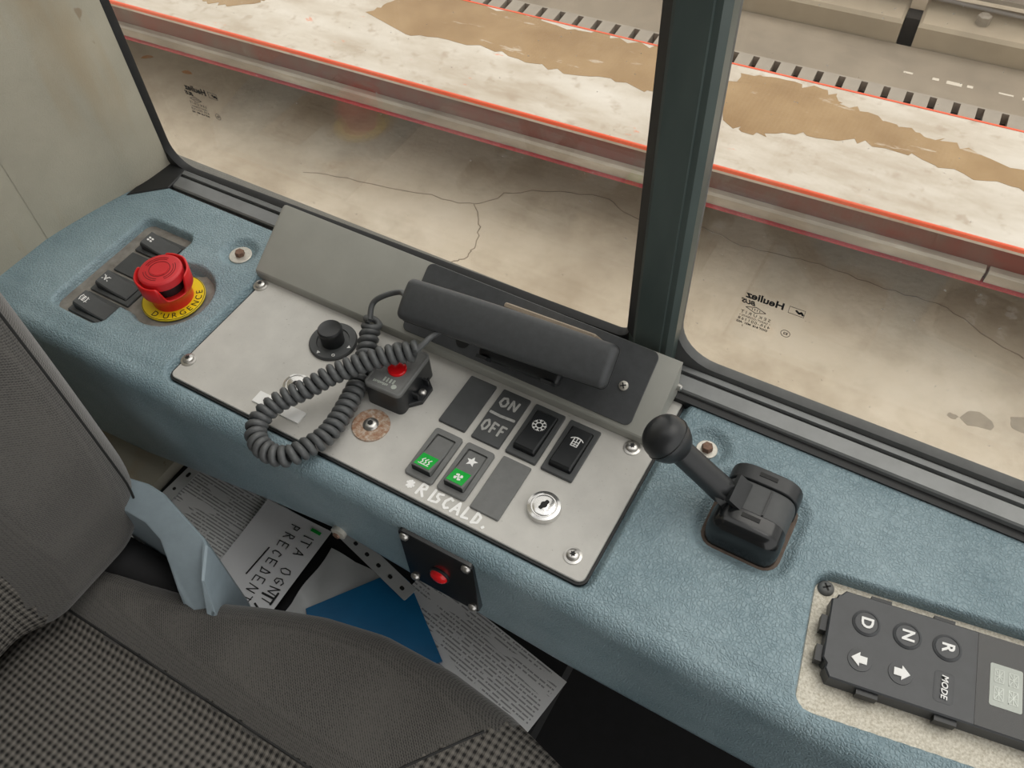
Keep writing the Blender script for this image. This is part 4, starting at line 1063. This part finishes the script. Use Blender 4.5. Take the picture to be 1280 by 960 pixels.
# backrest, facing along the cab
YC, ZC = -0.325, 0.215
def bdef(x, y, z):
    Y_, Z_ = y+YC, z+ZC
    cdep = 0.020*float(sstep(0.135, 0.085, abs(Y_-YC)))
    wob = 0.004*math.sin(Z_*9+1)
    X_ = -0.066 + x + (wob if x > 0 else 0)
    if x > 0: X_ -= cdep
    if Z_ < -0.05: Y_ -= 0.030*((-0.05-Z_)/0.1)**2*(1 if y > 0 else -1)
    return (X_, Y_, Z_)
vs, fs = soft_box((0.066, 0.236, 0.365), 0.040, (4, 56, 60), 5, bdef)
SEAM = -0.2300
def split(vs, fs, test):
    out = {}
    for f in fs:
        c = np.mean([vs[i] for i in f], axis=0); out.setdefault(test(c), []).append(f)
    return out
def sub(vs, fs):
    ids = sorted({i for f in fs for i in f}); mp = {i: k for k, i in enumerate(ids)}
    return [vs[i] for i in ids], [tuple(mp[i] for i in f) for f in fs]
g = split(vs, fs, lambda c: 'c' if (abs(c[1]-YC) < abs(SEAM-YC) and c[0] > -0.06) else ('w' if c[1] > YC else 'f'))
obj('backrest_bolster', *sub(vs, g['w']), 'weave', seat, 80); obj('backrest_bolster', *sub(vs, g['f']), 'weave', seat, 80)
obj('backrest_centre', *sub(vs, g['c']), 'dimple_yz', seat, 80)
st = []
for z in np.linspace(-0.33, 0.33, 60): st.append(bdef(0.0645, 0.2165, z))
MB().tube(st, 0.0011, 6).build('backrest_seam', 'socket', seat, 60)
# cushion
CX, CY, CZ = 0.245, -0.345, -0.195
def edge_y(x):
    return float(np.interp(x, [-0.10, -0.02, 0.04, 0.09, 0.14, 0.19, 0.25, 0.32, 0.385, 0.45, 0.53], [-0.162, -0.155, -0.148, -0.136, -0.115, -0.097, -0.084, -0.082, -0.089, -0.104, -0.15]))
def cdef(x, y, z):
    X_, Y_, Z_ = x+CX, y+CY, z+CZ
    if y > 0: Y_ = CY + y/0.265*(edge_y(X_)-CY)
    if z > 0:
        m_ = float(sstep(-0.235, -0.185, Y_)) if Y_ > CY else float(sstep(-0.455, -0.505, Y_))
        Z_ += -0.016 + 0.020*m_ - 0.012*float(sstep(-0.10, 0.15, -X_+0.05))*0 + 0.006*math.sin(X_*7)
        Z_ -= 0.030*float(sstep(0.36, 0.55, X_))
    return (X_, Y_, Z_)
vs, fs = soft_box((0.315, 0.265, 0.050), 0.036, (64, 60, 4), 5, cdef)
def ctest(c):
    if c[2] < -0.225: return 'b'
    fx = 0.350 + (c[1]+0.151)*0.75
    if c[1] > -0.2125: return 'i2' if c[0] > fx else 'w'
    if c[1] < -0.4775: return 'f'
    return 'c'
g = split(vs, fs, ctest)
obj('cushion_bolster', *sub(vs, g['w']), 'weave', seat, 80); obj('cushion_bolster', *sub(vs, g['f']), 'weave', seat, 80)
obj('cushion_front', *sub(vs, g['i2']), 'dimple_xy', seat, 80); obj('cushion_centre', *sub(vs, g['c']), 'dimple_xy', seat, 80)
obj('cushion_base', *sub(vs, g['b']), 'dark', seat, 80)
zt = lambda x, y: cdef(x-CX, (y-CY) if y < CY else (y-CY)*0.265/(edge_y(x)-CY), 0.050)[2]
MB().tube([(x, -0.2115, zt(x, -0.2115)-0.0002) for x in np.linspace(-0.03, 0.42, 50)], 0.0014, 6).build('cushion_seam', 'socket', seat, 60)
MB().tube([(0.350+(y+0.151)*0.75, y, zt(0.350+(y+0.151)*0.75, y)-0.0002) for y in np.linspace(-0.2115, -0.118, 24)], 0.0012, 6).build('cushion_seam', 'socket', seat, 60)
MB().box((-0.04, -0.55, -0.86), (0.5, -0.26, -0.23)).build('seat_pedestal', 'dark', seat, 0)
# pale hinge cover at the side of the seat
hp = [(-0.03, -0.098, 0), (-0.03, -0.125, 0), (0.026, -0.125, 0), (0.050, -0.131, 0), (0.066, -0.142, -0.01), (0.074, -0.152, -0.035), (0.076, -0.160, -0.075), (0.105, -0.165, -0.085), (0.112, -0.150, -0.05), (0.104, -0.138, -0.015), (0.093, -0.114, 0), (0.086, -0.110, 0), (0.020, -0.093, 0), (0.0, -0.092, 0)]
h2d = [(a, b) for a, b, c in hp]
mb = MB(); mb.rings([[(x, y, -0.080+dz+c*1.0) if dz > -0.1 else (x, y, -0.22) for (x, y), (_, _, c) in zip(inset(h2d, i), hp)] for dz, i in ((-0.2, 0), (-0.006, 0), (-0.002, 0.0008), (0.0, 0.0026))])
mb.build('hinge_cover', 'belt', seat, 30)['label'] = 'pale blue plastic hinge cover'
MB().tube([(-0.04, -0.150, -0.15), (0.02, -0.145, -0.17), (0.07, -0.150, -0.20)], [0.022, 0.022, 0.016], 12).build('recliner', 'dark', seat, 50)

# ================================================================== PAPERS ON THE LEDGE
LZ = -0.256
KS = 0.856/0.956
def kx(x): return 0.5187+(x-0.5187)*KS
def ky(y): return -0.272+(y+0.272)*KS
def kp(pts): return [(kx(a), ky(b)) for a, b in pts]
def sheet(name, cx, cy, w, h, ang, z, mat, label, cat, curl=0.002):
    n = 14; vs_, fs_ = [], []
    Mx = rotz((0, 0, 0), ang)
    for k in (0, 1):
        for i in range(n+1):
            for j in range(n+1):
                a, b = (i/n-0.5)*w, (j/n-0.5)*h
                vs_.append((a, b, curl*math.sin(a*30+1)*math.cos(b*22)+curl - 0.0004*(1-k)))
    o = (n+1)*(n+1)
    for i in range(n):
        for j in range(n):
            p_ = i*(n+1)+j
            fs_.append((o+p_, o+p_+n+1, o+p_+n+2, o+p_+1)); fs_.append((p_, p_+1, p_+n+2, p_+n+1))
    me_o = obj(name, [(p_[0]*KS, p_[1]*KS, p_[2]) for p_ in vs_], fs_, mat, None, 60)
    me_o.location = (kx(cx), ky(cy), z); me_o.rotation_euler = (0, 0, math.radians(ang))
    return tag(me_o, label, cat)
s1 = sheet('paper_form', -0.075, -0.075, 0.19, 0.230, -3, LZ+0.002, 'print_a', 'printed form nearest the beige wall, under the handwritten sheet', 'paper')
# punched strip of its plastic pocket
sl = thing('punched_pocket', (-0.168, 0.0, LZ), 'punched edge of the plastic pocket beside the printed form', 'plastic pocket', 'plastic pockets on the ledge')
SM1 = rotz((kx(-0.1710), ky(-0.045), LZ+0.006), -4) @ Matrix.Diagonal((KS, KS, 1, 1))
MB().slab(0, 0, 0.018, 0.170, 0.001, [(0, 0), (0.0008, 0)], SM1).build('strip', 'sleeve', sl, 0)
mb = MB()
for k in range(6): mb.slab(0.0, -0.065+k*0.0245, 0.0045, 0.0075 if k % 2 else 0.0045, 0.002, [(0.0006, 0), (0.0010, 0)], SM1)
mb.build('punch_holes', 'socket', sl, 0)
s2 = sheet('handwritten_sheet', 0.004, -0.080, 0.098, 0.228, 1.5, LZ+0.010, 'paper', 'white sheet with handwritten marker notes below the console face', 'paper')
def on_sheet(s_, mb, name, mat):
    L_ = s_.location; a = s_.rotation_euler.z
    inv = Matrix.Rotation(-a, 4, 'Z') @ Matrix.Translation(-L_)
    vs_ = [tuple(inv @ Vector(p_)) for p_ in mb.v]
    o = obj(name, vs_, mb.f, mat, None, 0); o.parent = s_
    return o
mb = MB(); hf = lambda x, y: LZ+0.0147
def down(x, y, a=0): return Matrix.Translation((kx(x), ky(y), 0)) @ Matrix.Rotation(math.radians(-90+a), 4, 'Z') @ Matrix.Scale(KS, 4)
scrawl(mb, 'ITA OGNI', down(0.026, 0.018, 4), 0.0095, 0.013, 0.0135, 0.0010, hf, 0.0008)
scrawl(mb, 'PRECEDENTI', down(0.002, 0.020, 4), 0.0085, 0.013, 0.0125, 0.0010, hf, 0.0008)
scrawl(mb, 'TAC', down(0.028, -0.062, 4), 0.016, 0.018, 0.022, 0.0022, hf, 0.0006)
mb.ribbon(kp([(-0.002, -0.02), (-0.004, -0.06)]), 0.0012, hf)
on_sheet(s2, mb, 'marker_notes', 'ink')
mb = MB().box((kx(0.028), ky(0.0225), LZ+0.0140), (kx(0.042), ky(0.0265), LZ+0.0148)); on_sheet(s2, mb, 'green_mark', 'green')
s3 = sheet('printed_page', 0.268, -0.040, 0.212, 0.150, -10, LZ+0.002, 'print_b', 'printed page by the dark end of the ledge', 'paper')
bf = thing('blue_folder', (0.17, -0.02, LZ), 'blue plastic folder between the two groups of papers', 'folder')
mb = MB(); mb.poly(kp([(0.085, -0.060), (0.150, -0.120), (0.240, -0.052), (0.256, -0.034), (0.172, 0.026), (0.150, 0.030)]), [(LZ+0.010, 0), (LZ+0.0135, 0), (LZ+0.014, 0.0006)])
mb.build('cover', 'folder', bf, 20)
MB().poly(kp([(0.215, -0.060), (0.238, -0.050), (0.250, -0.036), (0.232, -0.034)]), [(LZ+0.0137, 0), (LZ+0.0155, 0)]).build('pocket_flap', 'folder', bf, 0)
p2 = thing('punched_pocket', (0.12, 0.02, LZ), 'crumpled clear plastic pocket with punched edge beside the blue folder', 'plastic pocket', 'plastic pockets on the ledge')
SM2 = rotz((kx(0.118), ky(0.028), LZ+0.016), -14) @ Matrix.Diagonal((KS, KS, 1, 1))
MB().slab(0, 0, 0.135, 0.019, 0.002, [(0, 0), (0.0010, 0)], SM2).build('strip', 'sleeve', p2, 0)
mb = MB()
for k in range(5): mb.slab(-0.030+k*0.021, -0.001, 0.006, 0.0045, 0.002, [(0.0008, 0), (0.0013, 0)], SM2)
mb.build('punch_holes', 'socket', p2, 0)
n = 16; X, Y = np.meshgrid(np.linspace(kx(0.062), kx(0.150), n), np.linspace(ky(-0.09), ky(0.018), n), indexing='ij')
Zc = LZ+0.006+0.006*np.abs(np.sin(X*70+Y*40))*np.abs(np.cos(Y*55)) 
grid_obj('crumpled_sheet', X+0.01*(0.02-Y), Y, Zc, 'sleeve', p2)
